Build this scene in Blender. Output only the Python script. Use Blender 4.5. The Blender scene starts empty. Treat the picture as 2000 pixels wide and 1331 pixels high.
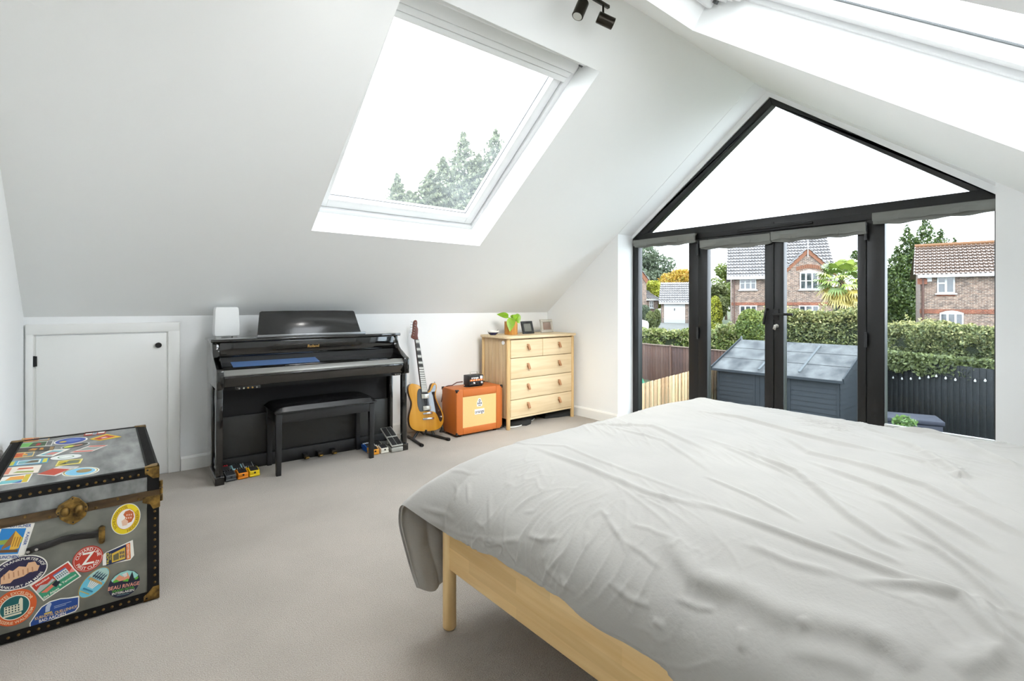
import bpy, bmesh, math, random
import numpy as np
from mathutils import Vector, Matrix, noise
random.seed(7); rng = np.random.default_rng(7)
SC = bpy.context.scene
COL = SC.collection
# ---------------------------------------------------------------- camera
YAW = math.radians(50.111); FPX = 972.145; HY = 595.913; CAMZ = 1.25
CY, SY = math.cos(YAW), math.sin(YAW)
cam_d = bpy.data.cameras.new('camera'); cam = bpy.data.objects.new('camera', cam_d); COL.objects.link(cam)
cam_d.sensor_width = 36.0; cam_d.lens = FPX / 2000 * 36.0
cam_d.shift_y = -(665.5 - HY) / 2000.0
cam_d.clip_start = 0.02; cam_d.clip_end = 600
cam.location = (0, 0, CAMZ); cam.rotation_euler = (math.pi / 2, 0, YAW - math.pi / 2)
SC.camera = cam
# ---------------------------------------------------------------- sky, sun, exposure
SKY = 2.6
wd = bpy.data.worlds.new('overcast_sky'); SC.world = wd; wd.use_nodes = True
bg = wd.node_tree.nodes['Background']; bg.inputs[0].default_value = (0.91, 0.955, 1.0, 1); bg.inputs[1].default_value = SKY
sun_d = bpy.data.lights.new('sun', 'SUN'); sun = bpy.data.objects.new('sun', sun_d); COL.objects.link(sun)
sun_d.energy = 1.6; sun_d.color = (1.0, 0.94, 0.82); sun_d.angle = math.radians(30.0)
SUN_DIR = Vector((0.34, 0.74, -0.50)).normalized()      # travel direction of the light
sun.rotation_euler = SUN_DIR.to_track_quat('-Z', 'Y').to_euler()
SC.view_settings.view_transform = 'Standard'; SC.view_settings.look = 'None'
SC.view_settings.exposure = 1.70; SC.view_settings.gamma = 1.0; SC.view_settings.use_curve_mapping = False
SC.cycles.max_bounces = 8; SC.cycles.diffuse_bounces = 5; SC.cycles.glossy_bounces = 3
SC.cycles.transparent_max_bounces = 14; SC.cycles.transmission_bounces = 4
SC.cycles.use_adaptive_sampling = True; SC.cycles.adaptive_threshold = .06; SC.cycles.adaptive_min_samples = 16
SC.cycles.caustics_reflective = False; SC.cycles.caustics_refractive = False
SC.cycles.sample_clamp_indirect = 6.0
# ---------------------------------------------------------------- measuring helpers
def ray(u, v):
    r = (u - 1000) / FPX
    return Vector((CY + r * SY, SY - r * CY, (HY - v) / FPX))
O = Vector((0, 0, CAMZ))
def onz(u, v, z=0.0): d = ray(u, v); return O + d * ((z - CAMZ) / d.z)
def onx(u, v, x): d = ray(u, v); return O + d * (x / d.x)
def ony(u, v, y): d = ray(u, v); return O + d * (y / d.y)
def onp(u, v, p, n): d = ray(u, v); n = Vector(n); return O + d * ((Vector(p) - O).dot(n) / d.dot(n))
def W(r, t, z=0.0): return Vector((r * SY + t * CY, -r * CY + t * SY, z))
def at(u, v, t): return O + ray(u, v) * t
# ---------------------------------------------------------------- lettering outlines (made first, while the scene is empty)
TXT = {}
def _mk_text(words):
    obs = []
    for s in words:
        c = bpy.data.curves.new('lettering', 'FONT'); c.body = s; c.align_x = 'CENTER'; c.align_y = 'CENTER'; c.resolution_u = 3; c.offset = .013
        o = bpy.data.objects.new('lettering', c); COL.objects.link(o); obs.append((s, o, c))
    dg = bpy.context.evaluated_depsgraph_get()
    for s, o, c in obs:
        me = bpy.data.meshes.new_from_object(o.evaluated_get(dg))
        vs = [(v.co.x, v.co.y) for v in me.vertices]; fs = [tuple(p.vertices) for p in me.polygons]
        TXT[s] = (vs, fs); bpy.data.meshes.remove(me)
    for s, o, c in obs:
        bpy.data.objects.remove(o); bpy.data.curves.remove(c)
_mk_text(['Roland', 'orange', 'DEUTSCHER', 'KAISER', 'MUNCHEN', 'HOTEL FRANKFURTER HOF', 'FRANKFURT AM MAIN', 'Neuchâtel',
          'des Alpes', '& Terminus', 'HOTEL EXCELSIOR', 'BRASSERIE WALSHEIM', 'KURHOTEL QUELLENHOF', 'BAD AACHEN',
          'CUNARD LINE', 'FIRST CLASS', 'Z', 'PALACE', 'HOTEL', 'BRUXELLES', 'BEAU RIVAGE', 'GRAND HOTEL', 'INTERLAKEN',
          'SCHLOSSHOTEL', 'HEIDELBERG', 'B'])
# ---------------------------------------------------------------- mesh builder
class MB:
    def __init__(s): s.v = []; s.f = []; s.m = []; s.cur = 0; s.T = None
    def add(s, vs, fs):
        b = len(s.v)
        for p in vs:
            p = Vector(p)
            s.v.append(s.T @ p if s.T is not None else p)
        for f in fs: s.f.append(tuple(i + b for i in f)); s.m.append(s.cur)
        return s
    def box(s, x0, y0, z0, x1, y1, z1):
        x0, x1 = min(x0, x1), max(x0, x1); y0, y1 = min(y0, y1), max(y0, y1); z0, z1 = min(z0, z1), max(z0, z1)
        return s.add([(x0,y0,z0),(x1,y0,z0),(x1,y1,z0),(x0,y1,z0),(x0,y0,z1),(x1,y0,z1),(x1,y1,z1),(x0,y1,z1)],
                     [(3,2,1,0),(4,5,6,7),(0,1,5,4),(1,2,6,5),(2,3,7,6),(3,0,4,7)])
    def obox(s, c, ax, ay, az):       # centre and three half-axis vectors
        c, ax, ay, az = Vector(c), Vector(ax), Vector(ay), Vector(az)
        P = [c + ax*i + ay*j + az*k for k in (-1,1) for j in (-1,1) for i in (-1,1)]
        fs = [(2,3,1,0),(4,5,7,6),(0,1,5,4),(1,3,7,5),(3,2,6,7),(2,0,4,6)]
        return s.add(P, fs)
    def beam(s, p0, p1, w, h, up=(0,0,1)):
        p0, p1 = Vector(p0), Vector(p1); d = p1 - p0; L = d.length; d = d / L
        up = Vector(up); side = d.cross(up)
        if side.length < 1e-5: side = d.cross(Vector((1,0,0)))
        side.normalize(); u2 = side.cross(d)
        return s.obox((p0+p1)/2, side*w/2, d*L/2, u2*h/2)
    def tube(s, pts, r, n=8, cap=True):
        pts = [Vector(p) for p in pts]; rs = r if isinstance(r, (list, tuple)) else [r]*len(pts)
        rings = []; prev = None
        for i, p in enumerate(pts):
            t = (pts[min(i+1, len(pts)-1)] - pts[max(i-1, 0)]).normalized()
            a = prev if prev is not None else (Vector((0,0,1)) if abs(t.z) < .9 else Vector((1,0,0)))
            x = a - t * a.dot(t)
            if x.length < 1e-6: x = Vector((1,0,0)) - t*t.x
            x.normalize(); prev = x; y = t.cross(x)
            rings.append([p + (x*math.cos(2*math.pi*k/n) + y*math.sin(2*math.pi*k/n))*rs[i] for k in range(n)])
        vs = [q for R in rings for q in R]; fs = []
        for i in range(len(pts)-1):
            for k in range(n):
                a, b = i*n+k, i*n+(k+1) % n
                fs.append((a, b, b+n, a+n))
        if cap:
            fs.append(tuple(reversed(range(n)))); fs.append(tuple(range((len(pts)-1)*n, len(pts)*n)))
        return s.add(vs, fs)
    def cyl(s, p0, p1, r, n=16, r1=None): return s.tube([p0, p1], [r, r if r1 is None else r1], n)
    def lathe(s, prof, n=24, c=(0,0,0)):
        cx, cy, cz = c; vs = []; fs = []
        for r, z in prof:
            for k in range(n): a = 2*math.pi*k/n; vs.append((cx+r*math.cos(a), cy+r*math.sin(a), cz+z))
        for i in range(len(prof)-1):
            for k in range(n):
                a, b = i*n+k, i*n+(k+1) % n; fs.append((a, b, b+n, a+n))
        fs.append(tuple(reversed(range(n)))); fs.append(tuple(range((len(prof)-1)*n, len(prof)*n)))
        return s.add(vs, fs)
    def prism(s, poly, o, ax, ay, az0, az1):   # polygon in the (ax, ay) plane at o, between offsets az0 and az1
        o, ax, ay = Vector(o), Vector(ax), Vector(ay); n = len(poly)
        a = [o + ax*p[0] + ay*p[1] + Vector(az0) for p in poly]; b = [o + ax*p[0] + ay*p[1] + Vector(az1) for p in poly]
        fs = [tuple(range(n)), tuple(reversed(range(n, 2*n)))]
        fs += [(i, i+n, (i+1) % n + n, (i+1) % n) for i in range(n)]
        return s.add(a + b, fs)
    def poly(s, pts): return s.add(pts, [tuple(range(len(pts)))])
    def build(s, name, mat, parent=None, bevel=0.0, seg=2, smooth=False, fixn=True):
        me = bpy.data.meshes.new(name); me.from_pydata([tuple(p) for p in s.v], [], s.f)
        mats = mat if isinstance(mat, (list, tuple)) else [mat]
        for mm in mats: me.materials.append(mm)
        if len(mats) > 1: me.polygons.foreach_set('material_index', s.m)
        if fixn or bevel > 0:
            bm = bmesh.new(); bm.from_mesh(me)
            if fixn: bmesh.ops.recalc_face_normals(bm, faces=bm.faces)
            if bevel > 0:
                es = [e for e in bm.edges if len(e.link_faces) == 2 and e.calc_face_angle(0) > 0.5]
                bmesh.ops.bevel(bm, geom=es, offset=bevel, segments=seg, profile=.5, affect='EDGES', clamp_overlap=True)
            bm.to_mesh(me); bm.free()
        if smooth:
            for p in me.polygons: p.use_smooth = True
            me.set_sharp_from_angle(angle=math.radians(38))
        elif bevel > 0:
            for p in me.polygons: p.use_smooth = True
            me.set_sharp_from_angle(angle=math.radians(50))
        o = bpy.data.objects.new(name, me); COL.objects.link(o)
        if parent is not None: o.parent = parent
        return o
def raw(name, V, F, mat, parent=None, smooth=False):
    me = bpy.data.meshes.new(name); V = np.asarray(V, dtype=np.float32); F = np.asarray(F, dtype=np.int32)
    nv, nf, k = len(V), len(F), F.shape[1]
    me.vertices.add(nv); me.vertices.foreach_set('co', V.ravel())
    me.loops.add(nf*k); me.loops.foreach_set('vertex_index', F.ravel())
    me.polygons.add(nf); me.polygons.foreach_set('loop_start', np.arange(nf, dtype=np.int32)*k)
    me.polygons.foreach_set('use_smooth', np.full(nf, smooth)); me.update(calc_edges=True); me.validate()
    mats = mat if isinstance(mat, (list, tuple)) else [mat]
    for mm in mats: me.materials.append(mm)
    o = bpy.data.objects.new(name, me); COL.objects.link(o)
    if parent is not None: o.parent = parent
    return o
def tag(o, label=None, cat=None, group=None, kind=None):
    if label: o['label'] = label
    if cat: o['category'] = cat
    if group: o['group'] = group
    if kind: o['kind'] = kind
    return o
def thing(name, label, cat, loc=(0,0,0), rz=0.0, group=None, kind=None):
    o = bpy.data.objects.new(name, None); COL.objects.link(o); o.empty_display_size = .1
    o.location = loc; o.rotation_euler = (0, 0, rz)
    return tag(o, label, cat, group, kind)
def dup(root, loc=None, rz=None, label=None):
    c = root.copy(); COL.objects.link(c)
    if loc is not None: c.location = loc
    if rz is not None: c.rotation_euler = (0, 0, rz)
    if label: c['label'] = label
    for ch in root.children:
        d = ch.copy(); COL.objects.link(d); d.parent = c
        for g in ch.children:
            e = g.copy(); COL.objects.link(e); e.parent = d
    return c
def copyobj(src, parent, loc=None, rz=None):
    c = src.copy(); COL.objects.link(c); c.parent = parent
    if loc is not None: c.location = loc
    if rz is not None: c.rotation_euler = (0, 0, rz)
    return c
# ---------------------------------------------------------------- materials
TONE = 1.0      # overall darkness of the paints and leaves used next
def lin(c):
    return tuple(TONE*((x/255)/12.92 if x/255 <= .04045 else ((x/255+.055)/1.055)**2.4) for x in c) + (1,)
MATS = {}
def M(name, col, rough=.5, metal=0.0, coat=0.0, var=0.0, vscale=6.0, stretch=(1,1,1), bump=0.0, bscale=80.0, spec=.5, col2=None, rvar=0.0, sheen=0.0, bdist=.01, detail=4.0):
    if name in MATS: return MATS[name]
    m = bpy.data.materials.new(name); m.use_nodes = True; nt = m.node_tree; b = nt.nodes['Principled BSDF']
    b.inputs['Roughness'].default_value = rough; b.inputs['Metallic'].default_value = metal
    b.inputs['Coat Weight'].default_value = coat; b.inputs['Coat Roughness'].default_value = .03
    b.inputs['Specular IOR Level'].default_value = spec; b.inputs['Sheen Weight'].default_value = sheen
    b.inputs['Base Color'].default_value = lin(col)
    tc = mp = None
    if var or bump or rvar:
        tc = nt.nodes.new('ShaderNodeTexCoord'); mp = nt.nodes.new('ShaderNodeMapping'); mp.inputs['Scale'].default_value = stretch
        nt.links.new(tc.outputs['Object'], mp.inputs['Vector'])
    if var or rvar:
        n = nt.nodes.new('ShaderNodeTexNoise'); n.inputs['Scale'].default_value = vscale; n.inputs['Detail'].default_value = detail
        nt.links.new(mp.outputs[0], n.inputs['Vector'])
        if var:
            r = nt.nodes.new('ShaderNodeValToRGB'); c = lin(col); d = lin(col2) if col2 else tuple(x*(1-var) for x in c[:3])+(1,)
            r.color_ramp.elements[0].position = .3; r.color_ramp.elements[1].position = .7
            r.color_ramp.elements[0].color = d; r.color_ramp.elements[1].color = c if col2 else tuple(min(1, x*(1+var*.6)) for x in c[:3])+(1,)
            nt.links.new(n.outputs['Fac'], r.inputs['Fac']); nt.links.new(r.outputs['Color'], b.inputs['Base Color'])
        if rvar:
            mr = nt.nodes.new('ShaderNodeMapRange'); mr.inputs['To Min'].default_value = max(0, rough-rvar); mr.inputs['To Max'].default_value = min(1, rough+rvar)
            nt.links.new(n.outputs['Fac'], mr.inputs['Value']); nt.links.new(mr.outputs[0], b.inputs['Roughness'])
    if bump:
        n2 = nt.nodes.new('ShaderNodeTexNoise'); n2.inputs['Scale'].default_value = bscale; n2.inputs['Detail'].default_value = 3
        nt.links.new(mp.outputs[0], n2.inputs['Vector']); bp = nt.nodes.new('ShaderNodeBump'); bp.inputs['Strength'].default_value = bump; bp.inputs['Distance'].default_value = bdist
        nt.links.new(n2.outputs['Fac'], bp.inputs['Height']); nt.links.new(bp.outputs[0], b.inputs['Normal'])
    MATS[name] = m; return m
def wood(name, c1, c2, rough=.45, axis=2, scale=3.0, stave=None):
    """streaky grain along one object axis; stave = (length, width) adds glued-up blocks that differ in tone"""
    if name in MATS: return MATS[name]
    m = bpy.data.materials.new(name); m.use_nodes = True; nt = m.node_tree; b = nt.nodes['Principled BSDF']; L = nt.links.new
    b.inputs['Roughness'].default_value = rough
    tc = nt.nodes.new('ShaderNodeTexCoord'); mp = nt.nodes.new('ShaderNodeMapping'); s = [14.0]*3; s[axis] = .9; mp.inputs['Scale'].default_value = s
    L(tc.outputs['Object'], mp.inputs['Vector'])
    n = nt.nodes.new('ShaderNodeTexNoise'); n.inputs['Scale'].default_value = scale; n.inputs['Detail'].default_value = 5; n.inputs['Distortion'].default_value = .6
    L(mp.outputs[0], n.inputs['Vector'])
    r = nt.nodes.new('ShaderNodeValToRGB'); r.color_ramp.elements[0].position = .32; r.color_ramp.elements[1].position = .68
    r.color_ramp.elements[0].color = lin(c2); r.color_ramp.elements[1].color = lin(c1); L(n.outputs['Fac'], r.inputs['Fac'])
    out = r.outputs['Color']
    if stave:
        sep = nt.nodes.new('ShaderNodeSeparateXYZ'); cmb = nt.nodes.new('ShaderNodeCombineXYZ'); L(tc.outputs['Object'], sep.inputs[0])
        order = {0: ('X','Z'), 1: ('Y','Z'), 2: ('Z','X')}[axis]
        L(sep.outputs[order[0]], cmb.inputs['X']); L(sep.outputs[order[1]], cmb.inputs['Y'])
        br = nt.nodes.new('ShaderNodeTexBrick'); br.inputs['Scale'].default_value = 1; br.inputs['Brick Width'].default_value = stave[0]; br.inputs['Row Height'].default_value = stave[1]
        br.inputs['Mortar Size'].default_value = 0; br.inputs['Color1'].default_value = (.78,.74,.66,1); br.inputs['Color2'].default_value = (1.06,1.04,1.02,1); br.offset = .37
        L(cmb.outputs[0], br.inputs['Vector'])
        mx = nt.nodes.new('ShaderNodeMix'); mx.data_type = 'RGBA'; mx.blend_type = 'MULTIPLY'; mx.inputs['Factor'].default_value = .75
        L(out, mx.inputs[6]); L(br.outputs['Color'], mx.inputs[7]); out = mx.outputs[2]
    L(out, b.inputs['Base Color'])
    bp = nt.nodes.new('ShaderNodeBump'); bp.inputs['Strength'].default_value = .06; bp.inputs['Distance'].default_value = .004; L(n.outputs['Fac'], bp.inputs['Height']); L(bp.outputs[0], b.inputs['Normal'])
    MATS[name] = m; return m
def glass(name, refl=.06, dust_haze=0.0, tint=(1,1,1)):
    if name in MATS: return MATS[name]
    m = bpy.data.materials.new(name); m.use_nodes = True; nt = m.node_tree; nt.nodes.clear(); L = nt.links.new
    o = nt.nodes.new('ShaderNodeOutputMaterial'); t = nt.nodes.new('ShaderNodeBsdfTransparent'); t.inputs[0].default_value = tint + (1,)
    g = nt.nodes.new('ShaderNodeBsdfGlossy'); g.inputs['Roughness'].default_value = .0
    fr = nt.nodes.new('ShaderNodeLayerWeight'); fr.inputs['Blend'].default_value = .5
    pw = nt.nodes.new('ShaderNodeMath'); pw.operation = 'POWER'; pw.inputs[1].default_value = 5.0; L(fr.outputs['Facing'], pw.inputs[0])
    mul = nt.nodes.new('ShaderNodeMath'); mul.operation = 'MULTIPLY_ADD'; mul.inputs[1].default_value = .6; mul.inputs[2].default_value = refl*.5; L(pw.outputs[0], mul.inputs[0])
    mx = nt.nodes.new('ShaderNodeMixShader'); L(mul.outputs[0], mx.inputs[0]); L(t.outputs[0], mx.inputs[1]); L(g.outputs[0], mx.inputs[2]); out = mx.outputs[0]
    if dust_haze:
        d = nt.nodes.new('ShaderNodeBsdfTranslucent'); d.inputs[0].default_value = (.72,.8,.84,1)
        d2 = nt.nodes.new('ShaderNodeMixShader'); 
        tc = nt.nodes.new('ShaderNodeTexCoord'); n = nt.nodes.new('ShaderNodeTexNoise'); n.inputs['Scale'].default_value = 3; n.inputs['Detail'].default_value = 6; L(tc.outputs['Object'], n.inputs['Vector'])
        mr = nt.nodes.new('ShaderNodeMapRange'); mr.inputs['From Min'].default_value = .3; mr.inputs['From Max'].default_value = .75; mr.inputs['To Min'].default_value = dust_haze*.5; mr.inputs['To Max'].default_value = dust_haze*1.5; L(n.outputs['Fac'], mr.inputs['Value'])
        L(mr.outputs[0], d2.inputs[0]); L(out, d2.inputs[1]); L(d.outputs[0], d2.inputs[2]); out = d2.outputs[0]
    L(out, o.inputs['Surface']); MATS[name] = m; return m
def leafmat(name, cols, rough=.55):
    """every leaf picks its own tone out of the list"""
    if name in MATS: return MATS[name]
    m = bpy.data.materials.new(name); m.use_nodes = True; nt = m.node_tree; b = nt.nodes['Principled BSDF']; L = nt.links.new
    g = nt.nodes.new('ShaderNodeNewGeometry'); r = nt.nodes.new('ShaderNodeValToRGB'); r.color_ramp.interpolation = 'LINEAR'
    els = r.color_ramp.elements
    while len(els) < len(cols): els.new(.5)
    for i, c in enumerate(cols): els[i].position = i/(len(cols)-1); els[i].color = lin(c)
    L(g.outputs['Random Per Island'], r.inputs['Fac']); L(r.outputs['Color'], b.inputs['Base Color'])
    b.inputs['Roughness'].default_value = rough
    tr = nt.nodes.new('ShaderNodeBsdfTranslucent'); L(r.outputs['Color'], tr.inputs[0]); mx = nt.nodes.new('ShaderNodeMixShader'); mx.inputs[0].default_value = .3
    L(b.outputs[0], mx.inputs[1]); L(tr.outputs[0], mx.inputs[2]); L(mx.outputs[0], nt.nodes['Material Output'].inputs['Surface'])
    MATS[name] = m; return m
def brickmat(name, c1, c2, mortar, w=.225, h=.075):
    if name in MATS: return MATS[name]
    m = bpy.data.materials.new(name); m.use_nodes = True; nt = m.node_tree; b = nt.nodes['Principled BSDF']; L = nt.links.new; b.inputs['Roughness'].default_value = .9
    tc = nt.nodes.new('ShaderNodeTexCoord'); sp = nt.nodes.new('ShaderNodeSeparateXYZ'); cb = nt.nodes.new('ShaderNodeCombineXYZ'); L(tc.outputs['Object'], sp.inputs[0])
    ad = nt.nodes.new('ShaderNodeMath'); ad.operation = 'ADD'; L(sp.outputs['X'], ad.inputs[0]); L(sp.outputs['Y'], ad.inputs[1])
    L(ad.outputs[0], cb.inputs['X']); L(sp.outputs['Z'], cb.inputs['Y'])
    br = nt.nodes.new('ShaderNodeTexBrick'); br.inputs['Scale'].default_value = 1; br.inputs['Brick Width'].default_value = w; br.inputs['Row Height'].default_value = h
    br.inputs['Mortar Size'].default_value = .009; br.inputs['Bias'].default_value = -.1
    br.inputs['Color1'].default_value = lin(c1); br.inputs['Color2'].default_value = lin(c2); br.inputs['Mortar'].default_value = lin(mortar); L(cb.outputs[0], br.inputs['Vector'])
    n = nt.nodes.new('ShaderNodeTexNoise'); n.inputs['Scale'].default_value = 5; n.inputs['Detail'].default_value = 6; L(cb.outputs[0], n.inputs['Vector'])
    rp = nt.nodes.new('ShaderNodeValToRGB'); rp.color_ramp.elements[0].position = .35; rp.color_ramp.elements[0].color = (.55,.5,.5,1); rp.color_ramp.elements[1].position = .65; rp.color_ramp.elements[1].color = (1.25,1.2,1.15,1); L(n.outputs['Fac'], rp.inputs['Fac'])
    mx = nt.nodes.new('ShaderNodeMix'); mx.data_type = 'RGBA'; mx.blend_type = 'MULTIPLY'; mx.inputs['Factor'].default_value = .8; L(br.outputs['Color'], mx.inputs[6]); L(rp.outputs['Color'], mx.inputs[7])
    L(mx.outputs[2], b.inputs['Base Color']); MATS[name] = m; return m
WHITE = M('white_wall_paint', (247,248,248), .85, bump=.05, bscale=260, bdist=.002)
CEILW = M('white_ceiling_paint', (247,248,247), .9, bump=.05, bscale=240, bdist=.002)
GLOSSW = M('white_gloss_paint', (243,243,240), .35)
ANTH = M('anthracite_aluminium', (26,26,27), .4, spec=.5)
UPVC = M('white_upvc', (224,225,225), .3)
BRASS = M('aged_brass', (166,130,66), .45, metal=.7, var=.5, vscale=38, col2=(62,48,28), bump=.25, bscale=60, bdist=.003)
CHROME = M('chrome', (215,215,215), .16, metal=1)
BLACKM = M('matt_black', (24,24,25), .55)
# ================================================================ THE ROOM
GX, RIDGE_Y, RIDGE_Z, NEAR_Y, LEFT_X = 4.19, 1.88, 3.095, -0.66, -0.36
KW = math.atan(-.0365)
def yk(x): return 4.50 - .0365*x
CARPET = M('beige_carpet', (170,161,150), 1.0, var=.14, vscale=1.6, spec=.1, sheen=.25, detail=9)
def _pile(m):
    nt = m.node_tree; L = nt.links.new; b = nt.nodes['Principled BSDF']; ramp = [n for n in nt.nodes if n.type == 'VALTORGB'][0]; tc = [n for n in nt.nodes if n.type == 'TEX_COORD'][0]
    v = nt.nodes.new('ShaderNodeTexNoise'); v.inputs['Scale'].default_value = 240; v.inputs['Detail'].default_value = 3; L(tc.outputs['Object'], v.inputs['Vector'])
    r2 = nt.nodes.new('ShaderNodeValToRGB'); r2.color_ramp.elements[0].position = .35; r2.color_ramp.elements[0].color = (.80,.795,.79,1); r2.color_ramp.elements[1].position = .62; r2.color_ramp.elements[1].color = (1.1,1.1,1.1,1); L(v.outputs['Fac'], r2.inputs['Fac'])
    mx = nt.nodes.new('ShaderNodeMix'); mx.data_type = 'RGBA'; mx.blend_type = 'MULTIPLY'; mx.inputs['Factor'].default_value = 1; L(ramp.outputs['Color'], mx.inputs[6]); L(r2.outputs['Color'], mx.inputs[7]); L(mx.outputs[2], b.inputs['Base Color'])
    bp = nt.nodes.new('ShaderNodeBump'); bp.inputs['Strength'].default_value = .8; bp.inputs['Distance'].default_value = .006; L(v.outputs['Fac'], bp.inputs['Height']); L(bp.outputs[0], b.inputs['Normal'])
_pile(CARPET)
fl = MB().box(LEFT_X-.2, NEAR_Y-.3, -.25, GX+.28, 4.75, 0).build('floor', CARPET); tag(fl, 'beige cut pile carpet floor', 'floor', kind='structure')
# left wall, back knee wall, near knee wall
m = MB(); m.prism([(NEAR_Y-.3,0),(4.75,0),(4.75,1.1),(RIDGE_Y,RIDGE_Z+.3),(NEAR_Y-.3,1.1)], (LEFT_X,0,0), (0,1,0), (0,0,1), (0,0,0), (-.15,0,0))
tag(m.build('wall_left', WHITE), 'plain white wall at the left edge', 'wall', kind='structure')
kw = thing('wall_back', 'low white knee wall under the sloping ceiling', 'wall', (0, 4.50, 0), KW, kind='structure')
MB().box(-.5, 0, 0, 4.5, .14, 1.30).build('wall_face', WHITE, kw)
tag(MB().box(LEFT_X-.15, NEAR_Y-.15, 0, GX+.2, NEAR_Y, 1.25).build('wall_near', WHITE), 'white knee wall behind the bed head', 'wall', kind='structure')
# sloping ceilings as slabs with a skylight opening
def slab(name, A, B, C, D, us, vs, off, label):
    """A,B eaves ends, C,D ridge ends; us, vs the hole limits as fractions"""
    A, B, C, D, off = map(Vector, (A, B, C, D, off))
    S = lambda u, v: (A*(1-u)+B*u)*(1-v)+(C*(1-u)+D*u)*v
    U = [0, us[0], us[1], 1]; V = [0, vs[0], vs[1], 1]
    P = [S(u, v) for v in V for u in U]; Q = [p+off for p in P]; fs = []
    for j in range(3):
        for i in range(3):
            if i == 1 and j == 1: continue
            a = j*4+i; fs.append((a, a+1, a+5, a+4)); fs.append((a+16, a+20, a+21, a+17))
    ring = [5, 6, 10, 9]
    for k in range(4): a, b = ring[k], ring[(k+1) % 4]; fs.append((a, b, b+16, a+16))
    outer = [0,1,2,3,7,11,15,14,13,12,8,4]
    for k in range(12): a, b = outer[k], outer[(k+1) % 12]; fs.append((b, a, a+16, b+16))
    o = MB().add(P+Q, fs).build(name, CEILW); tag(o, label, 'ceiling', kind='structure')
    return [S(us[0],vs[0]), S(us[1],vs[0]), S(us[1],vs[1]), S(us[0],vs[1])]
NL = Vector((0, .605, .796)); NR = Vector((0, -.605, .796))
holeL = slab('ceiling', (-.36, yk(-.36), 1.17), (4.19, yk(4.19), 1.16), (-.36, RIDGE_Y, RIDGE_Z), (4.19, RIDGE_Y, RIDGE_Z),
             (.338, .6575), (.318, .867), NL*.22, 'sloping white ceiling on the left with a skylight opening')
holeR = slab('ceiling', (4.19, NEAR_Y, 1.165), (-.36, NEAR_Y, 1.165), (4.19, RIDGE_Y, RIDGE_Z), (-.36, RIDGE_Y, RIDGE_Z),
             (.3425, .66), (.288, .862), NR*.22, 'sloping white ceiling on the right with a skylight opening')
# gable wall with its pointed opening
OL, OR_ = 3.284, .436
def zc(y): return RIDGE_Z-(y-RIDGE_Y)*.7844 if y > RIDGE_Y else RIDGE_Z-(RIDGE_Y-y)*.7598
m = MB()
def gp(poly): m.prism(poly, (GX,0,0), (0,1,0), (0,0,1), (0,0,0), (.34,0,0))
gp([(OL,0),(4.6,0),(4.6,zc(4.35)+.1),(4.35,zc(4.35)+.1),(OL,zc(OL)+.1)])
gp([(-.9,0),(OR_,0),(OR_,zc(OR_)+.1),(NEAR_Y,zc(NEAR_Y)+.1),(-.9,zc(NEAR_Y))])
gp([(RIDGE_Y,zc(RIDGE_Y)-.003),(OL,zc(OL)-.003),(OL,zc(OL)+.12),(RIDGE_Y,zc(RIDGE_Y)+.12)])
gp([(OR_,zc(OR_)-.003),(RIDGE_Y,zc(RIDGE_Y)-.003),(RIDGE_Y,zc(RIDGE_Y)+.12),(OR_,zc(OR_)+.12)])
tag(m.build('wall_right', WHITE), 'white gable wall around the glazed opening', 'wall', kind='structure')
# skirting boards
def skirt(mb, L):
    mb.prism([(0,0),(0,.105),(-.006,.105),(-.016,.088),(-.016,0)], (0,0,0), (0,1,0), (0,0,1), (0,0,0), (L,0,0)); return mb
t = thing('baseboard_back', 'white skirting board along the low back wall', 'skirting', (.49, yk(.49), 0), KW, kind='structure')
skirt(MB(), 3.7).build('board', GLOSSW, t)
t = thing('baseboard_right', 'white skirting board on the gable wall beside the drawers', 'skirting', (GX, 4.36, 0), -math.pi/2, kind='structure')
skirt(MB(), 4.36-OL).build('board', GLOSSW, t)
t = thing('baseboard_left', 'white skirting board at the foot of the left wall', 'skirting', (LEFT_X, NEAR_Y, 0), math.pi/2, kind='structure')
skirt(MB(), 3.2).build('board', GLOSSW, t)
# little cupboard door in the knee wall and its architrave
d = thing('door_1', 'white flush eaves cupboard door with a small black knob', 'door', (0, 4.50, 0), KW, kind='structure')
MB().box(-.302, -.012, .006, .402, .02, 1.043).build('door_panel', GLOSSW, d, bevel=.002)
kn = MB().lathe([(.0,0),(.008,0),(.008,.012),(.018,.016),(.020,.026),(.016,.030),(.0,.030)], 20).build('knob', BLACKM, d, smooth=True); kn.rotation_euler = (math.pi/2, 0, 0); kn.location = (.352, -.012, .955)
for z in (.88, .16):
    h = MB().cyl((0,0,-.035), (0,0,.035), .006, 10); h.box(-.014,-.002,-.033,.014,.004,.033); o = h.build('hinge', BLACKM, d); o.location = (-.310, -.016, z)
fr = thing('trim_1', 'white moulded architrave around the eaves cupboard door', 'trim', (0, 4.50, 0), KW, kind='structure')
MB().box(.411, -.022, 0, .486, .01, 1.122).build('upright', GLOSSW, fr, bevel=.005)
MB().box(-.352, -.022, 0, -.314, .01, 1.122).build('upright', GLOSSW, fr, bevel=.005)
MB().box(-.352, -.0225, 1.052, .486, .01, 1.122).build('head', GLOSSW, fr, bevel=.005)
MB().box(.4025, -.004, 0, .411, .01, 1.055).build('stop', GLOSSW, fr)
MB().box(-.314, -.004, 0, -.3025, .01, 1.055).build('stop', GLOSSW, fr)
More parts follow.
